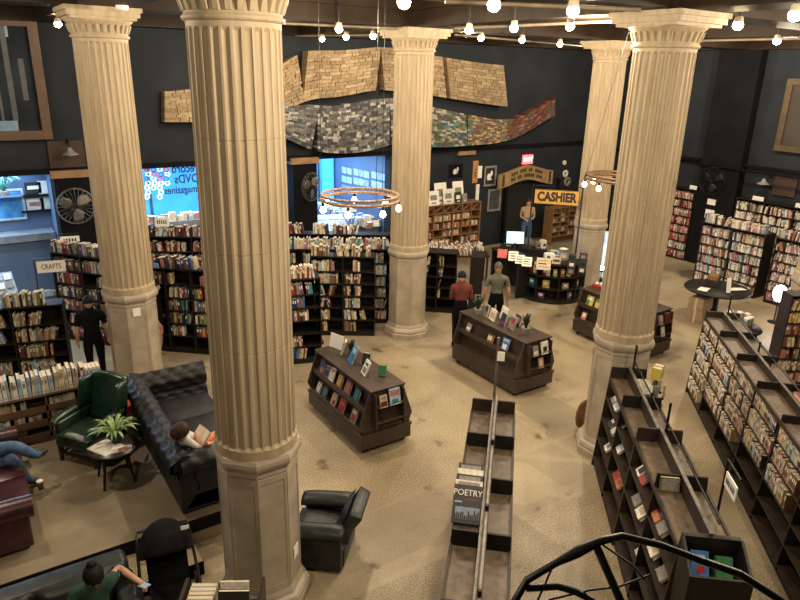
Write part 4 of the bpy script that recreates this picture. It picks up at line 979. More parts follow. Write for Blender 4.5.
# left side
upcase('bookcase', 'black bookcase at the left edge, crafts books leaning along its top', (-1.2, 12.55), (1.12, 12.0), 1.58, .34, 5, 3, fills=[(1, .9, .55), (.9, .85, .95), (.9, .9, .72), (.9, .9, .78), (.9, .5, .9)], pal=WARM, topbooks=.90)
c1 = upcase('bookcase', 'black bookcase behind the person in black, left of the first column', G(63, 338), G(120, 348), 1.85, .32, 6, 2, pal=DARKS, flr=.95, topbooks=.9, fills=[.95, .9, .9, .85, .9, .9])
l1 = upcase('bookcase', 'black bookcase between the two left columns, front one with a red book leaning on top', G(146, 350), G(222, 356), 1.74, .32, 6, 3, pal=MIXED, fills=[(.95, .3, .95), (.5, .9, .95), (.2, .9, .9), (0, .9, .9), (0, .6, .9), 0], topbooks=.95)
l2 = upcase('bookcase', 'black bookcase between the two left columns, the rear one holding dark red books', (3.2, 15.05), (5.0, 14.0), 1.86, .3, 6, 2, pal=['maroon', 'brown', 'white', 'dusty rose', 'black', 'cream', 'maroon'], topbooks=1.)
# middle group
m1 = upcase('bookcase', 'tall black bookcase whose right end stands beside the middle column', (5.86, 12.16), (7.02, 11.42), 1.76, .34, 6, 2, pal=WARM, fills=[(.95, .9), (.9, .55), (.8, .6), (.7, .55), (.6, .75), (.5, .45)], topbooks=.97)
m3 = upcase('bookcase', 'long black bookcase in the rear, backing on to the blue bay, books along its top', (5.3, 14.6), (8.4, 12.7), 1.80, .32, 6, 3, pal=['cream', 'white', 'brown', 'maroon', 'beige', 'white', 'navy', 'tan'], topbooks=.75)
m4 = upcase('bookcase', 'black bookcase in the middle row with pale page tops showing', (5.15, 13.35), (7.75, 11.9), 1.72, .30, 6, 3, pal=PALE+['teal', 'olive', 'grey'], topbooks=.96)
m2 = upcase('bookcase', 'narrow black bookcase with face out books pocketed on its right end panel', (4.72, 11.02), (5.42, 10.80), 1.72, .62, 6, 1, pal=DARKS+['blue', 'teal'], fills=[.9, .6, .7, .1, .55, .6], topbooks=.9)
Mr = m2['M'] @ T3(m2['w'], 0, 0) @ RZ(math.pi/2)
for i, (x, z, c, w_, h_, l) in enumerate(((.14, 1.42, 'teal', .16, .24, 'teal picture book highest'), (.38, 1.50, 'orange', .15, .24, 'orange book beside the teal one'), (.30, 1.18, 'pink', .13, .24, 'pink and white book'), (.12, .86, 'olive', .11, .16, 'small olive book'), (.32, .84, 'dusty rose', .13, .24, 'rose coloured book'), (.16, .36, 'red', .15, .2, 'red and white book lowest'), (.40, .44, 'yellow', .13, .22, 'yellow and black book'))):
    fbook(Mr @ T3(x, -.012, z) @ RX(R(-8)), w_, h_, .025, PIDX[c], l+' in the pockets of the narrow bookcase end', 'face out books on the case end', [(-.4, .4, .55, .9, 'white'), (-.3, .3, .1, .4, ARTC[i])])
    MB().mt(blackw).box(x-.09, x+.09, -.05, -.001, z-.02, z-.003, Mr.copy() if False else m2['t'].matrix_world.inverted() @ Mr if False else T3(m2['w'], 0, 0) @ RZ(math.pi/2)).box(x-.09, x+.09, -.055, -.047, z-.02, z+.04, T3(m2['w'], 0, 0) @ RZ(math.pi/2)).build('pocket', m2['t'])
dd = upcase('bookcase', 'black low bookcase behind the person in the red top', (8.72, 12.28), (9.42, 11.68), 1.46, .42, 5, 2, pal=['white', 'black', 'yellow', 'grey', 'cream', 'brown', 'navy'], fills=[(.7, .7), (.55, .3), (.4, .1), (0, .2), 0])
ee = upcase('bookcase', 'black bookcase end with magazines left of the man in the grey shirt', (9.88, 11.28), (10.30, 11.75), 1.40, .30, 5, 1, pal=['white', 'grey', 'black', 'tan'], fills=[.9, .9, .8, .7, .5])
# right wall
upcase('bookcase', 'tall black bookcase full of pinkish books, left of the black pilaster', (RW-.36, 13.6), (RW-.36, 11.88), 2.22, .34, 8, 2, z0=.06, pal=['maroon', 'pink', 'dusty rose', 'white', 'grey', 'red', 'beige', 'dusty rose', 'black'], flr=1)
upcase('bookcase', 'tall black bookcase along the right slate wall behind the front row', (RW-.36, 10.55), (RW-.36, 6.4), 2.22, .34, 8, 5, z0=.06, pal=PINKS, flr=1)
upcase('bookcase', 'black free standing bookcase in front of the wall row, nearer the pilaster', (17.02, 10.42), (17.02, 8.62), 1.70, .5, 6, 2, z0=.08, pal=PINKS, flr=1, topbooks=1, bookdep=.2)
upcase('bookcase', 'black free standing bookcase in front of the wall row, above the bright lamp', (17.02, 8.36), (17.02, 6.3), 1.70, .5, 6, 2, z0=.08, pal=PINKS, flr=1, topbooks=1, bookdep=.2)
upcase('bookcase', 'dark red sided bookcase at the right edge by the column pedestal', (12.2, 5.5), (13.05, 4.96), 1.80, .32, 7, 1, z0=.1, m=mat('red_brown_wood', (.018, .009, .008), .45, var=.3), pal=['maroon', 'dusty rose', 'brown', 'cream', 'grey', 'yellow', 'orange'], flr=1)
for i, (x, y, h, yaw, l) in enumerate(((RW-.55, 11.95, 2.33, -math.pi/2, 'on the pink bookcase by the pilaster'), (RW-.55, 9.95, 2.33, -math.pi/2, 'first from the pilaster on the wall bookcase'), (RW-.55, 8.75, 2.33, -math.pi/2, 'second from the pilaster on the wall bookcase'))):
    o = MB().mt(white).box(-.16, .16, -.01, 0, 0, .12).build('section_card'); o.matrix_world = T3(RW-.36+.05, y, h-.09) @ RZ(yaw); tag(o, 'small white section card '+l, 'sign', 'section cards')
# the brown low shelf with pale paperbacks
ls = upcase('low_shelf', 'low brown shelf filled with pale paperbacks behind the green chair', (-1.15, 9.66), (1.36, 9.66), .72, .32, 3, 3, z0=.07, zbase=PZ, m=mat('mid_brown_wood', (.075, .042, .022), .5, c2=(.12, .07, .038), scale=3), pal=PALE, hmin=.11, hmax=.15, bookdep=.12, flr=.0, top=True, lip=True)
for r in range(3): 
    for bb in range(3): stuff_row(ls['M'], ls['w']*bb/3+.04, ls['w']*(bb+1)/3-.04-(.2 if (r+bb) % 2 else 0), .07+r*(.72-.03-.07)/3+.0, .135, .17, .12, PALE, .9, .05, yf=.02)
x = .12; k = 0
while x < ls['w']-.30:
    w_ = random.uniform(.026, .055); h_ = random.uniform(.25, .32); c = random.choice(['white', 'white', 'cream', 'cream', 'beige', 'pale blue'] if x < 2.0 else ['beige', 'cream', 'dusty rose', 'beige', 'white'])
    wx = (ls['M'] @ Vector((x, 0, 0))).x
    if wx > -.10:
        k += 1; sbook(ls['M'] @ T3(x+w_/2, .03, .746) @ RY(random.uniform(-.05, .09)), w_, .24, h_, PIDX[c], '%s paperback, %s from the left frame edge on the low brown shelf top' % (c, nth(k)), 'pale paperbacks on the low shelf')
    x += w_+.008
for i in range(4): sbook(ls['M'] @ T3(ls['w']-.26+.05*i, .02, .80), .042, .2, .2, PIDX['white'], 'white paperback, %s of the raised four beside the green chair back' % nth(i+1), 'pale paperbacks on the low shelf')
tag(MB().mt(PM[PIDX['red']]).box(0, .24, 0, .22, 0, .051).build('storage_box', loc=(ls['M'] @ Vector((ls['w']-.29, .02, .746)))), 'flat red box under the raised white paperbacks', 'box')
tag(MB().mt(PM[PIDX['maroon']]).box(-.16, .16, -.13, .13, 0, .16).mt(PM[PIDX['red']]).box(-.17, .17, -.14, .14, .16, .19).build('storage_box', loc=(1.62, 9.95, PZ)), 'red lidded box on the floor beside the low shelf end', 'box')
# crafts sign above the left case, and other section signs on thin posts
def post_sign(label, x, y, zt, w_, h_, yaw, word=None, zb=1.6):
    t = thing('section_sign', label, 'sign', (x, y, zb), yaw)
    MB().mt(blackm).tube([(-w_/2-.03, 0, 0), (-w_/2-.03, 0, zt-zb+.05), (w_/2, 0, zt-zb+.05)], .010, 6).build('post', t)
    MB().mt(white).box(-w_/2, w_/2, -.006, .006, zt-zb-h_, zt-zb).build('sign_card', t)
    if word: text(word, h_*.62, ink, T3(0, -.008, zt-zb-h_/2) @ UPRIGHT, t, 'lettering', sx=.72)
    else:
        b = MB().mt(ink)
        for i in range(5): b.box(-w_*.36+w_*.15*i, -w_*.36+w_*.15*i+w_*.09, -.0075, -.006, zt-zb-h_*.7, zt-zb-h_*.3)
        b.build('lettering', t)
p = W(52, 268, .8, 12.3); post_sign('white section sign reading crafts on a thin post, left bookcase', p.x, p.y+.1, p.z+.10, .44, .2, R(-12), 'CRAFTS', 1.605)
p = W(70, 240, 1.6, 14.9); post_sign('white section sign with black characters by the dark fan pier', p.x, p.y, p.z+.08, .36, .16, R(-12), None, 1.88)
p = W(162, 222, 3.9, 14.7); post_sign('white section sign above the rear dark red books', p.x, p.y, p.z+.1, .3, .2, R(-30), None, 1.89)
p = W(371, 243, 7.6, 13.2); post_sign('white section sign over the rear long bookcase left of the middle column', p.x, p.y-.05, p.z+.07, .34, .14, R(-32), None, 1.83)

# ---------------------------------------------------------------- seating
def tuft(u, v, nu, nv, amp):       # diamond button pattern
    a, c = u*nu, v*nv; row = math.floor(c); best = 9
    for rr in (row-1, row, row+1, row+2):
        off = .5*(rr % 2)
        for cc in (math.floor(a-off), math.floor(a-off)+1):
            d = math.hypot((a-(cc+off))*1., (c-rr)*.9); best = min(best, d)
    return amp*(min(best, .62)/.62)**.7
def roll_profile(h, th, r):         # from outer foot up over a rolled top and down the inner face: (y, z, ny, nz)
    P = [(th, .06), (th, h-r*1.1)]
    for i in range(13):
        a = R(-10+200*i/12); P.append((th*.55+r*math.cos(a)*1.0+.03, h-r+r*math.sin(a)))
    P += [(.05, h-r*2.3), (.02, .42), (.0, .30)]
    return P
def rolled(name, parent, length, h, th, r, M, m, nu, amp=.028, caps=True):
    P = roll_profile(h, th, r); acc = [0]
    for a, c in zip(P, P[1:]): acc.append(acc[-1]+math.dist(a, c))
    def f(u, v):
        s = v*acc[-1]; i = 0
        while i < len(P)-2 and acc[i+1] < s: i += 1
        q = (s-acc[i])/(acc[i+1]-acc[i]); y = P[i][0]+(P[i+1][0]-P[i][0])*q; z = P[i][1]+(P[i+1][1]-P[i][1])*q
        ty, tz = P[i+1][0]-P[i][0], P[i+1][1]-P[i][1]; l = math.hypot(ty, tz)
        d = tuft(u, (v-.25)/.75, nu, 10, amp)*min(1, max(0, (v-.30)/.08)) if v > .30 else 0
        return (u*length, y+(tz/l)*d, z-(ty/l)*d)
    b = MB(M).mt(m).grid(f, max(40, nu*10), 80)
    if caps:
        for x in (0, length):
            pts = [(p[0], p[1]) for p in P]; b.add([(x, *p) for p in pts], [tuple(range(len(pts)))], smooth=False)
    return b.build(name, parent)
# tufted sofa on the platform
t = thing('tufted_sofa', 'black tufted leather sofa on the platform, back turned to the green chair', 'sofa', (1.72, 8.25, PZ), math.pi/2)
SL = 2.62     # local x along the sofa, -y its front
rolled('back', t, SL, .80, .20, .13, T3(-SL/2, -.08, 0), bleather, 12, .042)
for s in (-1, 1):
    M = T3(s*(SL/2-.24), .0, 0) @ RZ(math.pi/2 if s < 0 else -math.pi/2) if False else None
    if s > 0: M = T3(SL/2-.22, .1, 0) @ RZ(-math.pi/2)
    else: M = T3(-SL/2+.22, -.98, 0) @ RZ(math.pi/2)
    rolled('arm', t, 1.08, .79, .20, .13, M, bleather, 5, .042)
MB().mt(bleather).box(-SL/2+.02, SL/2-.02, -.95, .08, .07, .28).build('base', t, bevel=.02)
def cushion(nm, parent, x0, x1, y0, y1, z0, z1, m, puff=.03, nx=10, ny=10):
    def f(u, v): 
        e = (1-(2*u-1)**6)*(1-(2*v-1)**6); return (x0+(x1-x0)*u, y0+(y1-y0)*v, z1-.04+.04*e**.5+puff*math.sin(math.pi*u)*math.sin(math.pi*v)+.004*math.sin(u*23+v*9))
    b = MB().mt(m).grid(f, nx, ny); b.box(x0+.004, x1-.004, y0+.004, y1-.004, z0, z1-.035); return b.build(nm, parent, bevel=.012)
for i in range(3):
    w_ = (SL-.52)/3; x_ = -SL/2+.26+w_*i; cushion('seat_cushion', t, x_, x_+w_-.006, -.94, -.08, .28, .44, bleather, .025)
for sx in (-1, 1):
    for y in (-.88, .02): MB().mt(wood).lathe([(.03, 0), (.04, .03), (.03, .075)], 12, T3(sx*(SL/2-.1), y, 0)).build('foot', t)
# generic padded armchair / sofa block pieces
def pad(nm, parent, x0, x1, y0, y1, z0, z1, m, bev=.05, M=None):
    b = MB(M).mt(m); b.box(x0, x1, y0, y1, z0, z1); o = b.build(nm, parent)
    md = o.modifiers.new('bevel', 'BEVEL'); md.width = bev; md.segments = 4
    for p in o.data.polygons: p.use_smooth = True
    return o
# green wing chair
t = thing('wing_chair', 'green leather wing chair beside the round side table', 'armchair', (.98, 9.0, PZ), R(-53))
pad('seat_rail', t, -.32, .32, -.34, .30, .24, .34, gleather, .02)
cushion('seat_cushion', t, -.27, .27, -.36, .22, .34, .46, gleather, .03)
def backf(u, v): 
    x = -.29+.58*u; z = .40+.63*v; bow = .05*math.cos((u-.5)*math.pi); top = .05*math.sin(math.pi*u)*v
    return (x, .24+.16*v-bow*.5, z+top)
MB().mt(gleather).grid(backf, 12, 12).build('backrest', t, solid=.10, bevel=.0)
for s in (-1, 1):
    def wing(u, v, s=s): z = .60+.40*v; return (s*(.28+.035*u), .34-.28*u*(1-.25*v)+.10*v*.6, z+.02*math.sin(math.pi*u))
    MB().mt(gleather).grid(wing, 8, 10).build('wing', t, solid=.05)
    pad('arm', t, s*.31-.05, s*.31+.05, -.30, .26, .30, .58, gleather, .035)
    MB().mt(gleather).tube([(s*.315, .26, .60), (s*.325, 0, .615), (s*.325, -.26, .60), (s*.32, -.34, .575)], [.05, .055, .055, .05], 12).build('arm_roll', t)
    for y in (-.30, .27): MB().mt(wood).hexa([(s*.29-.018, y-.018, 0), (s*.29+.018, y-.018, 0), (s*.29+.018, y+.018, 0), (s*.29-.018, y+.018, 0)], [(s*.28-.028, y-.028, .25), (s*.28+.028, y-.028, .25), (s*.28+.028, y+.028, .25), (s*.28-.028, y+.028, .25)]).build('leg', t)
    MB().mt(wood).box(s*.285-.012, s*.285+.012, -.29, .26, .10, .13).build('stretcher', t)
MB().mt(wood).box(-.28, .28, -.315, -.29, .12, .15).build('stretcher', t)
# round side table with papers and a spider plant
t = thing('side_table', 'small round dark side table with papers in front of the wing chair', 'side table', (1.10, 8.2, PZ))
MB().mt(mat('dark_table_top', (.03, .026, .024), .3, var=.3)).lathe([(.001, .47), (.29, .47), (.305, .48), (.30, .495), (.001, .498)], 36).build('tabletop', t)
for k in range(4):
    a = math.pi/4+k*math.pi/2; c, s = math.cos(a), math.sin(a); MB().mt(blackw).tube([(.20*c, .20*s, .47), (.22*c, .22*s, .22), (.27*c, .27*s, 0)], [.022, .018, .015], 8).build('leg', t)
MB().mt(blackw).lathe([(.16, .40), (.19, .41), (.19, .47)], 24, caps=False).build('apron', t)
def sheet(label, x, y, z, w_, h_, rz, m, cat='paper', nm='paper_sheet'):
    o = MB().mt(m).grid(lambda u, v: (w_*(u-.5), h_*(v-.5), .004+.008*math.sin(3*u+v)*u), 6, 6).build(nm, loc=(x, y, z), rz=rz, solid=.002); tag(o, label, cat); return o
sheet('white newspaper sheet lying on the round side table', 1.02, 8.20, PZ+.500, .30, .36, .5, white)
sheet('crumpled white and pink flyer at the front of the side table', 1.17, 8.06, PZ+.500, .26, .15, -.2, PM[PIDX['white']])
sheet('small pink leaflet on the side table beside the plant pot', 1.21, 8.03, PZ+.514, .16, .07, -.1, PM[PIDX['pink']])
spiky('spider_plant', 'green spider plant in a dark pot on the round side table', (1.16, 8.26, PZ+.499), .22, 30, .36, leafm, pr=.075, ph=.13, droop=.6, wd=.02, potmat=ink)
# burgundy loveseat
t = thing('loveseat', 'burgundy leather loveseat at the left edge under the person in jeans', 'sofa', (-.42, 8.2, PZ), math.pi/2)
pad('base', t, -.95, .95, -.46, .42, .06, .30, rleather, .03)
for i in range(2): cushion('seat_cushion', t, -.76+.76*i, -.005+.76*i, -.52, .15, .30, .45, rleather, .03)
pad('backrest', t, -.95, .95, .14, .44, .2, .86, rleather, .08)
for s in (-1, 1):
    pad('arm', t, s*.86-.10, s*.86+.10, -.47, .42, .06, .52, rleather, .03)
    MB().mt(rleather).tube([(s*.87, -.52, .53), (s*.87, .3, .55)], .125, 18).build('arm_roll', t, bevel=.015)
for sx in (-1, 1):
    for y in (-.4, .36): MB().mt(wood).lathe([(.03, 0), (.035, .06)], 10, T3(sx*.85, y, 0)).build('foot', t)
# black sofa along the step
t = thing('leather_sofa', 'black leather sofa along the step at the bottom left, person seated on it', 'sofa', (-.42, 5.68, 0), 0)
pad('base', t, -1.25, 1.22, -.42, .42, .05, .30, cleather, .03)
for i in range(3):
    w_ = .72; x_ = -1.08+w_*i; cushion('seat_cushion', t, x_, x_+w_-.01, -.48, .16, .30, .46, cleather, .03)
    def bf(u, v, x_=x_, w_=w_): e = (1-abs(2*u-1)**5)*(1-abs(2*v-1)**5); return (x_+.005+(w_-.01)*u, .30-.06-.12*e**.6-.03*math.sin(9*u)*math.sin(5*v)*.2, .44+.40*v)
    o = MB().mt(cleather).grid(bf, 12, 12).build('back_cushion', t, solid=.0); 
pad('backrest', t, -1.25, 1.22, .22, .50, .2, .84, cleather, .07)
for s in (-1, 1): pad('arm', t, s*1.15-.12, s*1.15+.12, -.46, .46, .06, .62, cleather, .08)
for sx in (-1, 1):
    for y in (-.36, .36): MB().mt(blackm).lathe([(.03, 0), (.03, .055)], 10, T3(sx*1.1, y, 0)).build('foot', t)
# lone recliner
t = thing('recliner', 'lone black leather recliner armchair right of the nearest column', 'armchair', (2.97, 5.90, 0), 0); t.scale = (.88, .88, .93)
t.rotation_euler[2] = math.atan2(-.74, -.68)
# local -y is the front: (sin t, -cos t) = (-.74, .68)
pad('base', t, -.34, .34, -.34, .34, .05, .30, cleather, .03)
cushion('seat_cushion', t, -.27, .27, -.40, .22, .30, .47, cleather, .03)
for s in (-1, 1):
    pad('arm', t, s*.35-.085, s*.35+.085, -.36, .32, .05, .50, cleather, .03)
    MB().mt(cleather).grid(lambda u, v, s=s: (s*.35+.115*math.sin((v-.5)*math.pi), -.40+.76*u, .50+.10*math.cos((v-.5)*math.pi)*(1-.25*(2*u-1)**4)+.06*u), 16, 10).build('arm_pad', t, solid=.03)
def rb(u, v): e = (1-abs(2*u-1)**4); return (-.33+.66*u, .22+.20*v-.05*e*math.sin(math.pi*min(1, v*1.1)), .40+.44*v+.03*e)
o = MB().mt(cleather).grid(rb, 12, 14).build('backrest', t, solid=.17, bevel=.03)
def hp(u, v): e = (1-abs(2*u-1)**4)*(1-abs(2*v-1)**4); return (-.30+.60*u, .28+.09*v-.07*e, .58+.25*v)
MB().mt(cleather).grid(hp, 10, 10).build('head_cushion', t)
for sx in (-1, 1):
    for y in (-.28, .28): MB().mt(blackm).lathe([(.03, 0), (.03, .055)], 10, T3(sx*.3, y, 0)).build('foot', t)

# ---------------------------------------------------------------- stroller, cart and small things by the sofa
t = thing('stroller', 'black baby stroller with a high hood parked by the step', 'stroller', (1.14, 5.80, 0), R(-8))
def hood(u, v): a = math.pi*u; rr = .27; th = R(10+95*v); return (rr*1.0*math.cos(a), .18-.36*math.cos(th)*math.sin(a)*.9, .70+.38*math.sin(a)*(.55+.45*math.sin(th)))
MB().mt(blackc).grid(hood, 20, 10).build('hood', t, solid=.008)
MB().mt(blackc).grid(lambda u, v: (-.20+.40*u, .14-.12*(1-v)-.04*math.sin(math.pi*u), .44+.46*v), 8, 8).build('seat_back', t, solid=.03)
MB().mt(blackc).grid(lambda u, v: (-.20+.40*u, .02-.36*v, .44-.02*math.sin(math.pi*v)), 8, 6).build('seat', t, solid=.04)
MB().mt(mat('charcoal_mesh_cloth', (.03, .03, .033), .8)).grid(lambda u, v: (-.19+.38*u, -.30-.05*math.sin(math.pi*u)-.02*v, .18+.28*v), 8, 8).build('front_cover', t, solid=.02)
MB().mt(blackm).tube([(-.26, .30, .86), (-.25, .38, .90), (.25, .38, .90), (.26, .30, .86)], .018, 8).build('handle', t)
for s in (-1, 1):
    MB().mt(blackm).tube([(s*.26, .30, .86), (s*.28, .0, .55), (s*.27, -.32, .16)], .016, 8).build('frame_tube', t)
    MB().mt(blackm).tube([(s*.28, .0, .55), (s*.28, .26, .14)], .016, 8).build('frame_tube', t)
    for y, r_ in ((.26, .14), (-.32, .10)): MB().mt(ink).lathe([(r_*.6, -.02), (r_, -.025), (r_, .025), (r_*.6, .02), (r_*.6, -.02)], 20, T3(s*.30, y, r_) @ RY(R(90)), caps=False).tube([(s*.28, y, r_), (s*.31, y, r_)], .02, 8).lathe([(.001, -.008), (r_*.62, -.006), (r_*.62, .006), (.001, .008)], 16, T3(s*.30, y, r_) @ RY(R(90))).build('wheel', t)
MB().mt(blackm).tube([(-.22, -.26, .56), (-.10, -.40, .58), (.10, -.40, .58), (.22, -.26, .56)], .016, 8).build('bumper_bar', t)
MB().mt(white).box(.16, .24, .06, .065, 1.03, 1.075).build('white_tag', t)
# small table with bottle
t = thing('side_table', 'small black side table under the bottle at the bottom edge', 'side table', (.93, 4.98, 0))
MB().mt(blackw).lathe([(.001, .56), (.20, .56), (.20, .585), (.001, .59)], 24).build('tabletop', t); MB().mt(blackm).lathe([(.15, 0), (.15, .02), (.02, .03), (.02, .56)], 16).build('pedestal', t)
t = thing('drink_bottle', 'teal and blue patterned bottle on the small black side table', 'bottle', (.97, 5.04, .591))
MB().mt(mat('bottle_pattern', (.05, .25, .38), .3, c2=(.35, .60, .62), scale=22)).lathe([(.05, 0), (.055, .01), (.055, .18), (.03, .23), (.025, .25)], 18).build('body', t); MB().mt(mat('teal_cap', (.04, .18, .22), .4)).lathe([(.028, .25), (.028, .29), (.001, .295)], 14).build('cap', t)
# book cart at the bottom edge
Lc, Rc = G(178, 592, .92), G(266, 597, .92)
Lc, Rc = Vector((1.10, 5.06, 0)), Vector((1.70, 4.70, 0))
t = thing('book_cart', 'small dark book cart at the foot of the nearest column, bottom edge', 'cart', Lc, math.atan2(Rc.y-Lc.y, Rc.x-Lc.x)); cw = (Rc-Lc).length
for z in (.25, .72): MB().mt(wood).box(0, cw, -.20, .16, z-.02, z).build('shelf', t)
for x in (0, cw): MB().mt(wood).box(x-.014, x+.014, -.20, .16, .12, .98).build('side_panel', t)
for x in (.05, cw-.05):
    for y in (-.16, .12): MB().mt(blackm).lathe([(.04, -.015), (.045, 0), (.04, .015)], 12, T3(x, y, .045) @ RX(R(90))).tube([(x, y, .05), (x, y, .23)], .012, 6).build('caster', t)
Mc = T3(Lc.x, Lc.y, 0) @ RZ(math.atan2(Rc.y-Lc.y, Rc.x-Lc.x))
for i in range(6): sbook(Mc @ T3(.03, -.16+.052*i, .72) @ RZ(math.pi/2) @ T3(.02, -.245, 0), .044, .24, .215, PIDX[['cream', 'white', 'beige', 'cream', 'white', 'cream'][i]], 'cream book lying in the cart, %s from the bottom edge' % nth(i+1), 'books in the cart')
fbook(Mc @ T3(.46, -.06, .72) @ RX(R(-14)), .28, .27, .04, PIDX['black'], 'black book standing face out in the cart', 'books in the cart', [])
fbook(Mc @ T3(.45, .02, .72) @ RX(R(-14)), .26, .295, .03, PIDX['white'], 'white book behind the black one in the cart', 'books in the cart', [])
# brown oval board leaning on the column
t = MB().mt(mat('glossy_brown_wood', (.13, .055, .02), .35, c2=(.22, .10, .04), scale=3, stretch=(2, 2, 8))).lathe([(.001, -.03), (.125, -.028), (.14, 0), (.125, .028), (.001, .03)], 28, Matrix.Diagonal((1, 1, 2.05, 1)) @ RX(R(90))).build('oval_board')
_pv = Vector((CX[1], CY[0], 0)); _dv = (G(579, 428)-_pv).normalized()
t.matrix_world = T3(*( _pv+_dv*.66)) @ RZ(math.atan2(_dv.y, _dv.x)+math.pi/2) @ RX(R(-8)) @ T3(0, 0, .29) @ RY(R(4)); tag(t, 'brown oval wooden board leaning against the column pedestal', 'board')

# ---------------------------------------------------------------- right side tables
t = thing('round_table', 'large round black table with papers before the wall bookcases', 'table', (14.75, 8.35, 0))
MB().mt(blackw).lathe([(.001, .70), (.74, .70), (.75, .72), (.74, .745), (.001, .75)], 40).build('tabletop', t); MB().mt(blackw).lathe([(.35, 0), (.33, .05), (.09, .12), (.08, .70)], 20).build('pedestal', t)
sheet('white papers lying on the left of the round black table', 14.35, 8.45, .752, .34, .22, .3, white); sheet('white booklet on the right of the round black table', 15.05, 8.05, .752, .42, .2, -.4, white)
stand_card(T3(14.62, 8.0, .75) @ RZ(-.6), .10, .34, white, 'tall white card standing on the round black table')
tag(MB().mt(wood).box(-.2, .2, -.14, .14, 0, .16).mt(brownw).box(-.16, .16, -.1, .1, .16, .26).build('book_stack', loc=(14.85, 8.55, .752), rz=.4), 'stack of dark books on the round black table', 'stack')
t = thing('round_table', 'smaller round black table holding steel tins beside the pedestal', 'table', (12.72, 6.62, 0))
MB().mt(blackw).lathe([(.001, .70), (.44, .70), (.45, .72), (.44, .745), (.001, .75)], 36).build('tabletop', t); MB().mt(blackw).lathe([(.26, 0), (.24, .04), (.06, .10), (.05, .70)], 18).build('pedestal', t)
for i, (dx, dy, h_) in enumerate(((-.22, -.08, .20), (-.08, -.2, .26), (.10, -.16, .24), (-.10, .06, .24), (.08, .05, .28), (.24, -.02, .24), (.0, .22, .26), (-.24, .14, .22))):
    t = thing('metal_tin', 'steel tin with pale lid, %s on the small round table' % ('front left', 'front middle', 'front right', 'centre left', 'centre', 'right', 'rear', 'rear left')[i], 'tin', (12.72+dx, 6.62+dy, .75), 0, 'tins on the small round table')
    MB().mt(steel).lathe([(.06, 0), (.066, .008), (.066, h_-.03), (.06, h_-.02)], 18).build('body', t); MB().mt(PM[PIDX['white']]).lathe([(.062, h_-.02), (.068, h_-.015), (.066, h_), (.001, h_+.006)], 18).build('lid', t)
for i, (x, y, z, r_) in enumerate(((*G(697, 320, 0).xy, 0, .2), (*G(697.5, 319.6, 0).xy, .29, .1))):
    t = thing('cardboard_box', ('lower', 'upper')[i]+' brown cardboard box stacked beside the round black table', 'box', (x, y, z), r_)
    MB().mt(card).box(-.24, .24, -.18, .18, 0, .285).build('carton', t, bevel=.004); MB().mt(PM[PIDX['beige']]).box(-.242, .242, -.03, .03, .0, .287).build('packing_tape', t)
# bright lamp globe between the wall case and pedestal
t = thing('table_lamp', 'glowing white lamp beside the column pedestal at the right edge', 'lamp', (15.9, 7.0, 0))
p = W(780, 293, 15.9, 7.0); t.location = (p.x, p.y, 0)
MB().mt(blackm).lathe([(.14, 0), (.14, .02), (.02, .04), (.015, p.z-.16)], 14).build('stand', t); MB().mt(mat('glowing_shade', (1, .95, .9), .5, emit=(1, .92, .82), es=9, var=0)).lathe([(.06, p.z-.2), (.13, p.z-.12), (.15, p.z), (.12, p.z+.12), (.05, p.z+.18), (.001, p.z+.18)], 20).build('lamp_shade', t)

# ---------------------------------------------------------------- cashier area
cc = Vector((12.55, 11.6, 0)); ro, ri = .86, .48; a0, a1 = R(158), R(303)
t = thing('cashier_counter', 'curved black cashier counter with open shelves of goods', 'counter', cc)
def arcslab(b, r0, r1, z0, z1, aa=a0, ab=a1, n=22):
    for i in range(n):
        p, q = aa+(ab-aa)*i/n, aa+(ab-aa)*(i+1)/n
        P = [(r0*math.cos(p), r0*math.sin(p)), (r1*math.cos(p), r1*math.sin(p)), (r1*math.cos(q), r1*math.sin(q)), (r0*math.cos(q), r0*math.sin(q))]
        b.hexa([(*x, z0) for x in P], [(*x, z1) for x in P])
    return b
arcslab(MB().mt(blackw), ri, ro, 1.0, 1.05).build('countertop', t)
arcslab(MB().mt(blackw), ri, ro-.02, .0, .10).build('plinth', t)
for z in (.36, .68): arcslab(MB().mt(blackw), ri+.04, ro-.01, z, z+.025).build('shelf', t)
arcslab(MB().mt(blackw), ri, ri+.03, .1, 1.0).build('back_panel', t)
for a in (a0, a0+(a1-a0)*.27, a0+(a1-a0)*.54, a0+(a1-a0)*.78, a1): MB().mt(blackw).box(ri, ro-.02, -.012, .012, .1, 1.0, RZ(a)).build('upright', t)
rg = random.Random(5); nitem = 0
for z, cols in ((.705, ['red', 'white', 'maroon', 'white', 'yellow', 'orange', 'yellow', 'white', 'navy']), (.385, ['teal', 'yellow', 'tan', 'dusty rose']), (.10, ['purple', 'grey'])):
    n = len(cols)
    for i, c in enumerate(cols):
        f = (i+.5)/n*.9+.04; a = a0+(a1-a0)*f; r_ = ro-.17; w_ = .10 if z > .6 else .17; h_ = rg.uniform(.12, .2)
        if any(abs(a-(a0+(a1-a0)*q))*r_ < w_*.75 for q in (.27, .54, .78)): a += .13
        o = MB().mt(PM[PIDX[c]]).box(-w_/2, w_/2, -.03, .03, 0, h_).mt(white).box(-w_*.3, w_*.3, -.033, -.03, h_*.4, h_*.75).build('gift_item'); o.matrix_world = T3(cc.x+r_*math.cos(a), cc.y+r_*math.sin(a), z+.001) @ RZ(a+math.pi/2)
        tag(o, '%s boxed gift, %s from the left on the %s shelf of the cashier counter' % (c, nth(i+1), {.705: 'upper', .385: 'middle', .10: 'lowest'}[z]), 'gift', 'gifts in the cashier counter'); nitem += 1
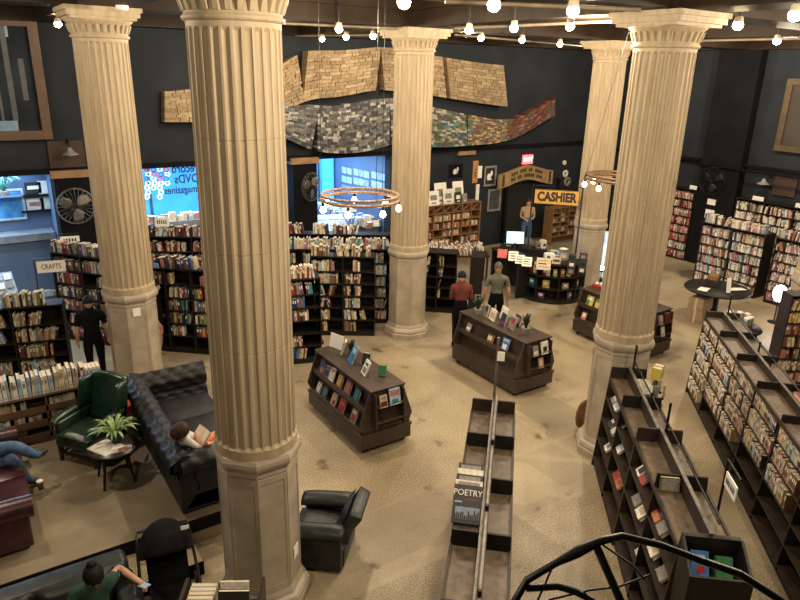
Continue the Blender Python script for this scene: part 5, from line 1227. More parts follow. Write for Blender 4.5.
# straight desk wing
A, Bq = Vector((11.90, 13.0, 0)), Vector((11.72, 11.72, 0)); dv = (Bq-A).normalized()
t = thing('cashier_desk', 'black straight desk wing left of the curved counter with signs along its edge', 'desk', A, math.atan2(dv.y, dv.x))
LL = (Bq-A).length
MB().mt(blackw).box(0, LL, -.25, .25, 1.0, 1.05).build('desktop', t)
for x in (.05, LL-.05): MB().mt(blackw).box(x-.04, x+.04, -.22, .22, 0, 1.0).build('leg_panel', t)
MB().mt(blackw).box(0, LL, .20, .23, .45, 1.0).build('modesty_panel', t)
Md = T3(A.x, A.y, 0) @ RZ(math.atan2(dv.y, dv.x))
def item_card(px, py, w_, h_, m, label, z=1.052, lean=-38, cat='sign', arts=None):
    p = G(px, py, z); yaw = math.atan2(p.y, p.x)-math.pi/2; return stand_card(T3(p.x, p.y, z) @ RZ(yaw), w_, h_, m, label, cat, lean, arts=arts)
item_card(502, 258, .24, .24, mat('coral_card', (.55, .10, .09), .5), 'coral red card sign at the far left of the cashier desk')
ln = [(-.35, .35, .2, .3, 'grey'), (-.35, .2, .45, .55, 'black'), (-.35, .3, .7, .8, 'grey')]
item_card(513, 261, .24, .26, white, 'white notice, first from the left along the cashier desk edge', arts=ln); item_card(519.5, 264, .22, .24, white, 'white notice, second from the left along the cashier desk edge', arts=ln); item_card(526.5, 266.5, .24, .25, white, 'white notice, third from the left along the cashier desk edge', arts=ln)
item_card(543, 270, .34, .32, PM[PIDX['beige']], 'large tilted beige notice on the curved counter', lean=-42, arts=ln); item_card(536, 266, .1, .12, PM[PIDX['dusty rose']], 'small rosy card before the beige notice')
for i, (px, py) in enumerate(((554, 256), (556, 264))): item_card(px, py, .2, .16, PM[PIDX[['pale blue', 'beige'][i]]], ('pale blue', 'beige')[i]+' box of cards on the curved counter', lean=-20, arts=[(-.4, .4, .3, .7, 'black')])
# counter-top spinner of small frames
for i, (px, py) in enumerate(((570.5, 274), (581.5, 273))):
    p = G(px, py, 1.052); yaw = math.atan2(p.y, p.x)-math.pi/2
    t = thing('card_tower', ('left', 'right')[i]+' tower of three dark boxed mugs on the counter end', 'display', (p.x, p.y, 1.052), yaw)
    for j in range(3):
        MB().mt(mat('charcoal_box', (.035, .033, .032), .5)).box(-.09, .09, -.06, .06, .165*j, .165*j+.155).build('box', t, bevel=.01); MB().mt(PM[PIDX[['grey', 'white', 'black'][(i+j) % 3]]]).box(-.05, .05, -.064, -.06, .165*j+.04, .165*j+.12).build('label_print', t)
# monitor
p = W(465+22, 243, 12.2, 12.5)
p = G(515, 250, 1.052); yaw = math.atan2(p.y, p.x)-math.pi/2
p = W(516, 234, 12.05, 12.5)
t = thing('monitor', 'small screen glowing pale blue on the cashier desk', 'monitor', (p.x, p.y, 1.052), math.atan2(p.y, p.x)-math.pi/2+.12)
MB().mt(blackm).lathe([(.10, 0), (.10, .012), (.02, .02), (.02, .2)], 14).build('stand', t)
MB().mt(blackm).box(-.24, .24, -.0, .03, .16, .50, RX(R(-16))).build('casing', t); MB().mt(mat('lit_screen', (.2, .5, .6), .4, emit=(.25, .62, .82), es=1.25, var=0)).box(-.225, .225, -.006, -.001, .175, .485, RX(R(-16))).build('screen', t)
# inner counter with the register
t = thing('register_counter', 'straight black inner counter behind the curved cashier counter', 'counter', (12.45, 12.62, 0), R(-44))
MB().mt(blackw).box(-.62, .62, -.22, .22, 1.02, 1.06).build('countertop', t); MB().mt(blackw).box(-.60, .60, -.20, .20, 0, 1.02).build('cabinet', t)
Mi = T3(12.45, 12.62, 1.061) @ RZ(R(-44))
o = MB().mt(mat('charcoal_box', (.035, .033, .032), .5)).box(-.17, .17, -.17, .17, 0, .12).hexa([(-.15, -.16, .12), (.15, -.16, .12), (.15, .15, .12), (-.15, .15, .12)], [(-.15, -.08, .26), (.15, -.08, .26), (.15, .0, .28), (-.15, .0, .28)]).mt(PM[PIDX['grey']]).box(-.12, .12, -.165, -.155, .03, .09).build('cash_register'); o.matrix_world = Mi @ T3(.05, 0, 0); tag(o, 'dark cash register on the inner counter before the cashier', 'cash register')
for i, (x, c, h_) in enumerate(((-.40, 'white', .14), (-.22, 'black', .18), (.36, 'grey', .16), (.50, 'white', .22))):
    o = MB().mt(PM[PIDX[c]]).box(-.06, .06, -.08, .08, 0, h_).mt(ink).box(-.04, .04, -.083, -.08, h_*.3, h_*.6).build('stock_box'); o.matrix_world = Mi @ T3(x, .03, 0) @ RZ(.2*i); tag(o, '%s stock box, %s along the inner counter' % (c, nth(i+1)), 'box', 'boxes on the inner counter')
# CASHIER sign in its frame
px_ = (12.25, 11.75)
tl, br = W(535, 189, *px_), W(578.5, 206, *px_); c_ = (tl+br)/2; yaw = math.atan2(px_[1], px_[0])-math.pi/2; sw = (Vector((br.x, br.y, 0))-Vector((tl.x, tl.y, 0))).length; sh = W(556, 190, *px_).z-W(556, 204.5, *px_).z
t = thing('cashier_sign', 'yellow cashier sign hung in a thin black frame over the counter', 'sign', (c_.x, c_.y, c_.z), yaw)
MB().mt(yellow).box(-sw/2, sw/2, -.02, .02, -sh/2, sh/2).build('sign_board', t, bevel=.006)
b = MB().mt(ink)
for x0, x1, z0, z1 in ((-sw/2, sw/2, sh/2-.012, sh/2), (-sw/2, sw/2, -sh/2, -sh/2+.012), (-sw/2, -sw/2+.012, -sh/2, sh/2), (sw/2-.012, sw/2, -sh/2, sh/2)): b.box(x0, x1, -.022, -.02, z0, z1)
b.build('border', t)
me = text('CASHIER', sh*.86, ink, T3(0, -.022, 0) @ UPRIGHT, t, 'lettering', sx=.78, bold=.05)
b = MB().mt(blackm)
b.tube([(-sw/2-.05, .0, 1.05-c_.z), (-sw/2-.05, 0, sh/2+.10), (sw/2+.06, 0, sh/2+.10), (sw/2+.06, 0, 1.05-c_.z)], .022, 8); b.build('sign_frame', t)
for s in (-.3, .3): MB().mt(blackm).tube([(s*sw, 0, sh/2), (s*sw, 0, sh/2+.10)], .006, 6).build('hook', t)
# register clutter behind the counter: tip jar, small statue, boxes
p = W(548, 235, 12.4, 11.9)
for i, (dx, dy, nm, lbl, cat) in enumerate(((549, 243, 'card_box', 'white box of cards beside the register, left', 'box'), (563, 240, 'white_bucket', 'white bucket shaped jar near the register', 'jar'), (561, 247, 'paper_stack', 'pale stack of paper on the counter inner edge', 'paper'))):
    p = G(dx, dy+6, 1.05) if False else G(dx, 259-i*2, 1.052); zz = 1.052
    if nm == 'white_bucket': o = MB().mt(white).lathe([(.09, 0), (.12, .22), (.125, .22), (.11, .22), (.085, .02), (.001, .02)], 18).build(nm, loc=(p.x, p.y, zz))
    else: o = MB().mt(white).box(-.12, .12, -.08, .08, 0, .15 if i == 0 else .07).mt(ink).box(-.08, .0, -.083, -.08, .04, .10 if i == 0 else .05).build(nm, loc=(p.x, p.y, zz), rz=-.5)
    tag(o, lbl, cat)
# tall pigeonhole racks on the back wall
def pigeon(label, pxl, pxr, Y, h, nc, nr, group='wooden pigeonhole racks'):
    L, Rr = AY(pxl, 220, Y).x, AY(pxr, 220, Y).x; w = Rr-L
    t = thing('pigeonhole_rack', label, 'rack', (L, Y, 0), 0, group); m = brownw
    MB().mt(m).box(0, w, .40, .42, 0, h).build('back_panel', t)
    for x in (0, w): MB().mt(m).box(x-.015, x+.015, 0, .40, 0, h).build('side_panel', t)
    for r in range(nr+1): z = .3+(h-.3)*r/nr; MB().mt(m).box(.015, w-.015, 0, .40, z-.02, z).build('shelf', t)
    for c in range(1, nc): MB().mt(m).box(w*c/nc-.01, w*c/nc+.01, 0.0, .40, .3, h-.02).build('divider', t)
    b = MB().mt(m); hr = (h-.3)/nr
    for c in range(nc):
        x0 = w*c/nc+.012; x1 = w*(c+1)/nc-.012; b.hexa([(x0, .02, h-hr+.002), (x0+.03, .02, h-hr+.002), (x0+.03, .38, h-hr+.002), (x0, .38, h-hr+.002)], [(x1-.03, .02, h-.025), (x1, .02, h-.025), (x1, .38, h-.025), (x1-.03, .38, h-.025)])
    b.build('diagonal_slat', t)
    return t, L, w
h1 = AY(455, 204, 15.5).z
t, L1_, w1_ = pigeon('wooden pigeonhole rack with posters on top, right of the middle column', 424, 480, 15.5, h1, 6, 6)
rg = random.Random(11)
for r in range(5):
    M = T3(L1_, 15.5, 0); z = .3+(h1-.3)*r/6
    for c in range(6):
        if rg.random() < .7: stuff_row(M, w1_*c/6+.03, w1_*(c+1)/6-.03, z+.001, .12, .18, .14, ['white', 'cream', 'tan', 'orange', 'dusty rose', 'beige'], 1, .2, yf=.03)
for i, (px, py, w_, h_, m_, l) in enumerate(((434, 203, .40, .42, white, 'white book carton at the left end of the rack top'), (443, 190, .44, .62, white, 'white poster with a dark sketch standing behind on the rack'), (447, 204, .40, .44, PM[PIDX['white']], 'white print leaning in front on the rack'), (461, 195, .40, .62, white, 'white poster covered in fine print on the rack'), (457.5, 204, .26, .32, ink, 'small black and white picture on the rack top'), (463, 205, .18, .26, PM[PIDX['grey']], 'grey block at the right on the rack top'))):
    p = AY(px, py, 15.62+.04*(i % 3)); o = stand_card(T3(p.x, 15.62+.05*(i in (1, 3))*2, h1+.001) @ RZ(0), w_, h_, m_, l, 'poster', -10, arts=[(-.3, .3, .35, .7, 'grey' if i not in (4,) else 'white'), (-.2, .2, .1, .2, 'grey' if i < 4 else 'white')])
h2 = AY(568, 207, 15.3).z
t, L2_, w2_ = pigeon('wooden pigeonhole rack behind the cashier sign', 553, 584, 15.3, h2, 4, 6)
for r in range(5): 
    for c in range(4):
        if rg.random() < .5: stuff_row(T3(L2_, 15.3, 0), w2_*c/4+.03, w2_*(c+1)/4-.05, .3+(h2-.3)*r/6+.001, .1, .16, .14, ['white', 'cream', 'tan', 'brown'], 1, .1, yf=.05)
# table of white goods in front of the rack
p0, p1 = G(432, 262, .8), G(486, 262, .8)
L, Rr = Vector((10.0, 14.2, 0)), Vector((11.7, 13.2, 0)); 
t = thing('goods_table', 'table of white printed goods in front of the pigeonhole rack', 'table', L, math.atan2(-1.0, 1.7)); gw = (Rr-L).length
MB().mt(wood).box(0, gw, -.3, .3, .80, .84).build('tabletop', t)
for x in (.05, gw-.05):
    for y in (-.25, .25): MB().mt(wood).box(x-.025, x+.025, y-.025, y+.025, 0, .8).build('leg', t)
Mg = T3(L.x, L.y, .841) @ RZ(math.atan2(-1.0, 1.7))
stuff_row(Mg, .05, gw-.1, 0, .12, .22, .2, ['white', 'white', 'cream', 'pink', 'white', 'grey'], .9, .3, yf=-.25); stuff_row(Mg, .05, gw-.1, 0, .15, .3, .2, ['white', 'white', 'tan', 'white', 'orange'], .9, .1, yf=.02)
# glass lamp glow beside the far column and the desk plant
t = thing('display_stand', 'white lit display panel at the foot of the far column', 'display', (14.35, 11.6, 0), R(-40))
MB().mt(mat('pale_blue_panel', (.55, .62, .68), .4)).box(-.3, .3, -.02, .02, .2, 1.5).build('panel', t); MB().mt(blackm).box(-.3, .3, -.15, .15, 0, .2).build('foot', t)
b = MB().mt(inkb)
b.box(-.05, .05, -.025, -.02, .5, 1.1); b.box(-.14, .14, -.025, -.02, .35, .42); b.ball((0, -.02, 1.22), .07, 10, sc=(1, .1, 1)); b.build('printed_figure', t)

p = W(602, 268, 14.0, 10.9)
t = thing('task_lamp', 'small glowing white lamp at the foot of the far column, right of the counter', 'lamp', (p.x, p.y, 0))
MB().mt(blackm).lathe([(.10, 0), (.10, .015), (.012, .03), (.01, p.z-.06)], 12).build('stand', t); MB().mt(mat('glowing_shade', (1, .95, .9), .5, emit=(1, .92, .82), es=9, var=0)).ball((0, 0, p.z), .065, 14).build('lamp_shade', t)
TASK = (p.x, p.y-.02, p.z+.25)
# ---------------------------------------------------------------- ring chandeliers
def chandelier(label, c, r, n, a_off, m, straight=False):
    t = thing('ring_chandelier', label, 'chandelier', c)
    b = MB().mt(m)
    pts = [(r*math.cos(2*math.pi*i/40), r*math.sin(2*math.pi*i/40), 0) for i in range(41)]
    for dz, rr in ((0, .030), (.07, .022)): b.tube([(x*(1 if dz == 0 else .985), y*(1 if dz == 0 else .985), z+dz) for x, y, z in pts], rr, 8, caps=False)
    for i in range(40): a = 2*math.pi*i/40; b.tube([(r*math.cos(a), r*math.sin(a), 0), (r*.985*math.cos(a+.08), r*.985*math.sin(a+.08), .07)], .006, 4, caps=False)
    b.build('ring', t)
    top = under(c[0], c[1])-c[2]
    for i in range(3): a = 2*math.pi*i/3+.4; MB().mt(blackm).tube([(r*math.cos(a), r*math.sin(a), .07), ((r*math.cos(a), r*math.sin(a), top) if straight else (0, 0, top-.05))], .004, 5).build('cable', t)
    MB().mt(blackm).lathe([(.07, top-.05), (.07, top)], 14).build('ceiling_plate', t)
    for i in range(n):
        a = 2*math.pi*i/n+a_off; M = T3(r*math.cos(a), r*math.sin(a), -.02)
        s = MB().mt(blackm).lathe([(.02, -.06), (.022, -.05), (.022, 0)], 10, M).build('bulb_socket', t)
        MB().mt(mat('amber_bulb', (1, .8, .6), .3, emit=(1, .66, .38), es=14, var=0)).lathe([(.001, -.17), (.03, -.16), (.047, -.13), (.045, -.105), (.022, -.06)], 14, M, caps=False).build('bulb', s)
c = W(360, 199, 5.9, 8.7)
chandelier('woven ring chandelier with warm bulbs hanging left of the middle column', (5.9*c.length/c.length if False else c.x, c.y, c.z), .62, 7, .3, mat('bronze_weave', (.30, .20, .13), .5, .2, var=.4, scale=30), True)
c = W(616, 179, 11.2, 8.5)
chandelier('thin ring chandelier with warm bulbs, half hidden by the oval board column', (c.x, c.y, c.z), .60, 7, .6, mat('thin_bronze', (.14, .08, .04), .45, .5))

# ---------------------------------------------------------------- forged railing at the mezzanine edge
_vn = Vector((_ray(400, 300).x, _ray(400, 300).y, 0)).normalized(); _vl = Vector((-_vn.y, _vn.x, 0))
struct(MB().mt(blackw).box(-6.5, 6.5, -2.2, 1.15, 3.75, 4.0, RZ(math.atan2(_vn.y, _vn.x)-math.pi/2)).build('floor_mezzanine'))
t = thing('forged_railing', 'black forged iron railing with branching bars at the bottom right corner', 'railing')
dr = 1.55
def near(x, y, k=1.): return CAM+_ray(x, y)*dr*k
b = MB().mt(blackm)
b.tube([near(503, 640), near(513, 604), near(527, 580), near(556, 563), near(577, 552), near(600, 541), near(622, 536), near(660, 545), near(700, 560), near(740, 574), near(780, 600), near(830, 640)], [.009, .009, .009, .0085, .014, .010, .0085, .0085, .009, .0095, .0095, .0095], 10)
b.build('top_bar', t)
MB().mt(blackm).tube([near(526, 588), near(557, 586), near(575, 591), near(592, 600), near(620, 625)], .009, 8).build('side_bar', t)
MB().mt(blackm).tube([near(595, 543), near(606, 568), near(622, 604), near(640, 650)], .010, 8).build('upright_bar', t)
for pts in (((553, 566), (546, 582), (536, 604), (525, 640)), ((548, 600), (590, 590), (618, 587), (650, 575)), ((603, 545), (632, 565), (645, 580))): MB().mt(blackm).tube([near(*p) for p in pts], .0028, 6).build('wire', t)
for q in ((503, 640), (640, 650), (830, 640)):
    a_ = near(*q); l_ = a_.dot(_vl); e_ = _vn*1.12+_vl*l_; MB().mt(blackm).tube([a_, (a_+Vector((e_.x, e_.y, 4.3)))/2, (e_.x, e_.y, 4.0)], .011, 8).build('post', t)
p = near(777, 598); MB().mt(mat('brass_knob', (.7, .45, .2), .3, .9)).ball(tuple(p), .007, 10).build('rivet', t)
# ---------------------------------------------------------------- people
def skin_body(V, E, root):
    me = bpy.data.meshes.new('skeleton'); names = list(V); idx = {n: i for i, n in enumerate(names)}
    me.from_pydata([tuple(V[n][0]) for n in names], [(idx[a], idx[b]) for a, b in E], [])
    o = bpy.data.objects.new('skeleton', me); col.objects.link(o)
    md = o.modifiers.new('skin', 'SKIN'); md.use_smooth_shade = True
    sv = me.skin_vertices[0].data
    for n in names: sv[idx[n]].radius = (V[n][1], V[n][1]); sv[idx[n]].use_root = (n == root)
    s = o.modifiers.new('sub', 'SUBSURF'); s.levels = 1; s.render_levels = 1
    bpy.context.view_layer.update()
    ev = bpy.data.meshes.new_from_object(o.evaluated_get(bpy.context.evaluated_depsgraph_get()))
    bpy.data.objects.remove(o); return ev
def seg_d(p, a, b):
    ab = b-a; t = max(0, min(1, (p-a).dot(ab)/max(1e-9, ab.length_squared))); return (p-(a+ab*t)).length
def person(label, loc, rz, J, regions, hair, hairstyle='short', head_dir=(0, -1, -.1), head_up=(0, 0, 1), fat=1.0, skinm=skin, hr=.098, legw=1.):
    """J: joints in local metres. regions: material of each limb group."""
    t = thing('person', label, 'person', loc, rz)
    V = {}; E = []; seg = []
    def add(n, p, r): V[n] = (Vector(p), r)
    def link(a, b, reg): E.append((a, b)); seg.append((a, b, reg))
    add('pelvis', J['pelvis'], .135*fat); add('waist', J['waist'], .12*fat); add('chest', J['chest'], .135*fat)
    add('neckbase', J['neck'], .062); add('skull', J['head'], .075)
    link('pelvis', 'waist', 'hip'); link('waist', 'chest', 'torso'); link('chest', 'neckbase', 'torso'); link('neckbase', 'skull', 'neck')
    for s in 'LR':
        sh, el, wr = (Vector(J[k+s]) for k in ('sho', 'elb', 'wri'))
        add('sho'+s, sh, .068*fat); add('slv'+s, sh.lerp(el, .55), .052*fat); add('elb'+s, el, .042); add('wri'+s, wr, .030)
        link('chest', 'sho'+s, 'torso'); link('sho'+s, 'slv'+s, 'sleeve'); link('slv'+s, 'elb'+s, 'upperarm'); link('elb'+s, 'wri'+s, 'forearm')
        d = (wr-el).normalized(); side = Vector(J.get('palm'+s, (1 if s == 'L' else -1, 0, 0))); nrm = d.cross(side).normalized(); side = nrm.cross(d).normalized()
        pm = wr+d*.05; add('palm'+s, pm, .030); link('wri'+s, 'palm'+s, 'hand')
        for q, (off, ln) in enumerate(((-.030, .060), (-.010, .074), (.011, .070), (.030, .056))):
            k0 = pm+d*.045+side*off; k1 = k0+d*ln*.5+nrm*.012; k2 = k1+d*ln*.35+nrm*.028
            add('k%d%s' % (q, s), k0, .0105); add('m%d%s' % (q, s), k1, .0095); add('t%d%s' % (q, s), k2, .008)
            link('palm'+s, 'k%d%s' % (q, s), 'hand'); link('k%d%s' % (q, s), 'm%d%s' % (q, s), 'hand'); link('m%d%s' % (q, s), 't%d%s' % (q, s), 'hand')
        th0 = pm-side*.038+d*.005; th1 = th0-side*.018+d*.035+nrm*.01; add('th'+s, th0, .012); add('tt'+s, th1, .010); link('palm'+s, 'th'+s, 'hand'); link('th'+s, 'tt'+s, 'hand')
        hp, kn, an = (Vector(J[k+s]) for k in ('hip', 'kne', 'ank')); toe = Vector(J['toe'+s])
        add('hip'+s, hp, .095*fat); add('thi'+s, hp.lerp(kn, .5), .080*fat*legw); add('kne'+s, kn, .060*legw); add('clf'+s, kn.lerp(an, .35), .056*legw); add('ank'+s, an, .042*legw); add('toe'+s, toe, .034)
        link('pelvis', 'hip'+s, 'hip'); link('hip'+s, 'thi'+s, 'thigh'); link('thi'+s, 'kne'+s, 'knee'); link('kne'+s, 'clf'+s, 'shin'); link('clf'+s, 'ank'+s, 'shin'); link('ank'+s, 'toe'+s, 'shoe')
    me = skin_body(V, E, 'pelvis')
    b = MB(); regm = dict(neck=skinm, hand=skinm, forearm=skinm, upperarm=skinm, shin=regions['legs'], thigh=regions['legs'], knee=regions['legs'], hip=regions['legs'], torso=regions['top'], sleeve=regions['top'], shoe=regions.get('shoe', ink)); regm.update(regions.get('over', {}))
    mats = []
    for p in me.polygons:
        c = Vector(p.center); bd, br = 9, None
        for a, e, rg_ in seg:
            d_ = seg_d(c, V[a][0], V[e][0])-.5*(V[a][1]+V[e][1])
            if d_ < bd: bd, br = d_, rg_
        b.mt(regm[br]); mats.append(b.cur)
    b.add([tuple(v.co) for v in me.vertices], [tuple(p.vertices) for p in me.polygons], None, mats, smooth=True)
    # head with face
    f = -Vector(head_dir).normalized(); u = Vector(head_up); x = u.cross(f).normalized() if False else f.cross(u).normalized()*-1; u = f.cross(x).normalized()
    Hm = Matrix.Translation(J['head']) @ Matrix((x, f, u)).transposed().to_4x4()
    def hd(uu, vv):
        a = 2*math.pi*uu; ph = math.pi*vv; z = -math.cos(ph); r_ = math.sin(ph); fr = max(0, -math.sin(a))
        w_ = 1-.22*max(0, -z)*(1.1-.2*fr); y = r_*math.sin(a)*1.12*(1-.10*max(0, -z)*(1-fr))
        return (r_*math.cos(a)*.80*w_*hr, y*hr*.92, z*hr*1.22-.004)
    b.mt(skinm); b.grid(hd, 18, 14, Hm, closeu=True)
    b.add([(-.010, -.088, .018), (.010, -.088, .018), (.017, -.090, -.022), (-.017, -.090, -.022), (0, -.096, .012), (0, -.122, -.020), (0, -.094, -.030)], [(0, 4, 5, 3), (4, 1, 2, 5), (3, 5, 6), (5, 2, 6)], Hm, smooth=True)
    for s in (-1, 1):
        b.mt(white).ball((s*.032, -.084, .016), .011, 8, Hm); b.mt(ink).ball((s*.032, -.093, .016), .005, 8, Hm)
        b.mt(skinm).ball((s*.079, .004, 0), .024, 8, Hm, (.4, .7, 1.1))
        b.mt(hair).box(s*.032-.016, s*.032+.016, -.098, -.088, .033, .039, Hm)
    b.mt(mat('lips', (.42, .14, .11), .5)).ball((0, -.089, -.052), .018, 10, Hm, (1.1, .4, .35))
    o = b.build('body', t)
    hb = MB().mt(hair)
    def hf(uu, vv):
        a = 2*math.pi*uu; fr = max(0, -math.sin(a)); lo = (.50+.15*fr) if hairstyle != 'long' else (.26+.44*fr**.8); ph = math.pi*(lo+(1-lo)*vv); z = -math.cos(ph); r_ = math.sin(ph); k = 1.10+.03*math.sin(a*9+vv*7)
        wd = 1.12 if hairstyle == 'long' else 1
        return (r_*math.cos(a)*.83*hr*k*wd, r_*math.sin(a)*1.02*hr*k, z*hr*1.25*1.05)
    hb.grid(hf, 24, 12, Hm, closeu=True)
    if hairstyle == 'bun': hb.ball((0, .075, .085), .045, 12, Hm)
    hb.build('hair', t)
    return t
def stand(h=1.75, arms='down', stride=.0):
    k = h/1.75
    J = dict(pelvis=(0, 0, .94), waist=(0, .0, 1.12), chest=(0, .015, 1.34), neck=(0, .01, 1.50), head=(0, -.015, 1.635))
    for s, g in (('L', 1), ('R', -1)):
        J['sho'+s] = (g*.185, .015, 1.425); J['hip'+s] = (g*.095, 0, .90); J['kne'+s] = (g*.10, -.02+g*stride, .50); J['ank'+s] = (g*.105, .03+g*stride*.9, .085); J['toe'+s] = (g*.13, -.13+g*stride*.9, .036)
        J['elb'+s] = (g*.245, .04, 1.14); J['wri'+s] = (g*.255, -.07, .90); J['palm'+s] = (0, -1, 0)
        if arms == 'front': J['elb'+s] = (g*.22, .02, 1.14); J['wri'+s] = (g*.10, -.22, 1.12)
    return {n: Vector(v)*(1 if n.startswith('palm') else k) for n, v in J.items()}
def face(p, q): return math.atan2(q[1]-p[1], q[0]-p[0])+math.pi/2
# man in grey
p = G(499, 261.5, 1.78); person('man in a grey green t-shirt seen from behind, walking past the middle island table', (p.x, p.y, 0), face((p.x, p.y), (10.6, 12.2)), stand(1.76, stride=.06), dict(top=greyc, legs=blackc), hairg)
J = stand(1.66, 'front'); p = G(462.5, 271, 1.68); person('person in a rust red long sleeved top seen from behind at the black bookcase', (p.x, p.y, 0), face((p.x, p.y), (9.4, 11.8)), J, dict(top=redc, legs=blackc, over=dict(upperarm=redc, forearm=redc)), hairb, 'short')
p = G(87, 295.5, 1.72); person('person in black seen from behind among the left bookcases', (p.x, p.y, 0), face((p.x, p.y), (1.9, 15)), stand(1.70), dict(top=blackc, legs=blackc), hairb)
p = G(164, 352, 0); person('person in black shorts half hidden behind the first column', (p.x-.06, p.y+.02, 0), R(60), stand(1.50), dict(top=blackc, legs=blackc, over=dict(shin=skin, knee=skin, upperarm=blackc, forearm=blackc), shoe=PM[PIDX['grey']]), hairb)
p = G(529, 199, 1.70)
J = stand(1.70, 'front'); person('cashier in a tan vest standing behind the counter', (p.x, p.y, 0), face((p.x, p.y), (11.0, 10.0)), J, dict(top=tanc, legs=denim, over=dict(upperarm=tanc)), hairbr)
# girl reading on the tufted sofa (joints given in the room, relative to the seat point)
O = Vector((1.98, 7.52, .78))
hd_ = G(180, 435, 1.32)-O; bk = G(203, 436, 1.18)-O
J = dict(pelvis=(0, 0, .10), waist=(-.05, .0, .24), chest=(hd_.x*.55-.05, hd_.y*.6, .40), neck=(hd_.x*.8-.02, hd_.y*.9, .50), head=(hd_.x, hd_.y, .585))
cx_, cy_ = J['chest'][0], J['chest'][1]
J.update(shoL=(cx_, cy_+.16, .45), shoR=(cx_, cy_-.16, .45), elbL=(cx_+.16, cy_+.20, .30), elbR=(cx_+.16, cy_-.20, .30), wriL=(bk.x-.08, bk.y+.08, .36), wriR=(bk.x-.08, bk.y-.10, .36), palmL=(0, 0, 1), palmR=(0, 0, 1))
J.update(hipL=(.03, .10, .09), hipR=(.03, -.10, .09), kneL=(.44, .14, .16), kneR=(.44, -.06, .16), ankL=(.80, .16, -.10), ankR=(.82, -.06, -.12), toeL=(.95, .16, -.10), toeR=(.97, -.06, -.12))
J = {n: Vector(v) for n, v in J.items()}
person('child in a white shirt curled on the tufted sofa reading a book', O, 0, J, dict(top=whitec, legs=peachc, over=dict(shin=skin), shoe=PM[PIDX['pink']]), hairbr, 'long', head_dir=(1, 0, -.75), head_up=(.6, 0, 1), fat=.82)
t = thing('open_book', 'open pale book held up by the child on the sofa', 'book', O+bk+Vector((.0, 0, -.02)), R(8))
for s in (-1, 1): MB().mt(PM[PIDX['dusty rose']]).box(-.008, .0, 0, s*.15, -.11, .11, RY(R(40)) @ RZ(R(s*14))).mt(paper).box(-.018, -.008, s*.004, s*.145, -.105, .105, RY(R(40)) @ RZ(R(s*14))).build('cover', t)
# woman with phone on the bottom sofa
O = Vector((.43, 5.47, .46))
el = G(118, 567, .98)-O; hn = G(135, 579, .90)-O
J = dict(pelvis=(0, .08, .11), waist=(0, .10, .28), chest=(0, .06, .47), neck=(0, .02, .615), head=(0, -.045, .73), shoL=(.17, .05, .55), shoR=(-.17, .05, .55), elbL=tuple(el), wriL=tuple(hn), elbR=(-.27, -.02, .30), wriR=(-.12, -.22, .20), palmL=(0, -1, 0), palmR=(1, 0, 0),
  hipL=(.10, .04, .10), hipR=(-.10, .04, .10), kneL=(.14, -.40, .11), kneR=(-.14, -.40, .11), ankL=(.13, -.42, -.36), ankR=(-.13, -.42, -.36), toeL=(.15, -.58, -.42), toeR=(-.15, -.58, -.42))
J = {n: Vector(v) for n, v in J.items()}
person('black haired person in a sleeveless top on the black sofa, holding a phone', O, 0, J, dict(top=greenc, legs=greenc, over=dict(sleeve=skin)), hairb, 'bun', head_dir=(.1, -1, -.9), head_up=(0, -.7, 1), fat=.85)
o = MB().mt(PM[PIDX['pale blue']]).box(-.036, .036, -.005, .005, -.075, .075).build('mobile_phone', bevel=.004); d_ = (hn-el).normalized(); o.matrix_world = T3(*(O+hn+d_*.10+Vector((.0, -.03, .02)))) @ RZ(.3) @ RX(R(70)); tag(o, 'pale blue phone in the hand of the seated person', 'phone')
o = MB().mt(greenc).grid(lambda u, v: (-.10+.36*u, -.30+.34*v, .475+.09*math.sin(math.pi*u)*math.sin(math.pi*v)), 10, 10).build('green_jacket', loc=(.66, 5.42, .012), solid=.01); tag(o, 'dark green jacket heaped on the black sofa beside the seated person', 'jacket')
p = G(48, 590, .62)
t = thing('shoulder_bag', 'lime green and black bag on the black sofa left of the seated person', 'bag', (p.x, p.y-.02, .468))
MB().mt(limec).grid(lambda u, v: ((.21*math.cos(2*math.pi*u))*(1-.35*v**2)*(1-.2*math.sin(6*math.pi*u)*.3), .13*math.sin(2*math.pi*u)*(1-.4*v**2), .26*v+.02*math.sin(7*u)), 20, 8, closeu=True).ball((0, 0, .25), .13, 12, sc=(1, .6, .25)).build('body', t)
MB().mt(ink).tube([(-.14, 0, .22), (-.08, -.02, .36), (.08, -.02, .36), (.14, 0, .22)], .014, 8).box(-.12, .10, -.14, -.12, .06, .16).build('strap', t)
# person in jeans on the loveseat
O = Vector((-.44, 8.62, PZ+.45))
kc, ac = G(15, 446, 1.12)-O, G(37, 456, .86)-O; ks, as_ = G(12, 459, .88)-O, G(29, 481, .43)-O
J = dict(pelvis=(0, 0, .11), waist=(-.08, 0, .27), chest=(-.15, 0, .46), neck=(-.17, 0, .61), head=(-.13, 0, .74), shoL=(-.15, .17, .55), shoR=(-.15, -.17, .55), elbL=(-.05, .25, .30), elbR=(-.05, -.25, .30), wriL=(.13, .12, .28), wriR=(.13, -.12, .28), palmL=(0, 0, 1), palmR=(0, 0, 1),
  hipL=(.04, .10, .10), hipR=(.04, -.10, .10), kneL=tuple(kc), ankL=tuple(ac), toeL=tuple(ac+Vector((.13, .06, .03))), kneR=tuple(ks), ankR=tuple(as_), toeR=tuple(as_+Vector((.14, .0, -.045))))
J = {n: Vector(v) for n, v in J.items()}
person('person in blue jeans with crossed legs on the burgundy loveseat', O, 0, J, dict(top=whitec, legs=denim, shoe=PM[PIDX['black']]), hairbr, 'short', head_dir=(1, 0, -.3), legw=1.3)
p = G(41, 489, PZ)
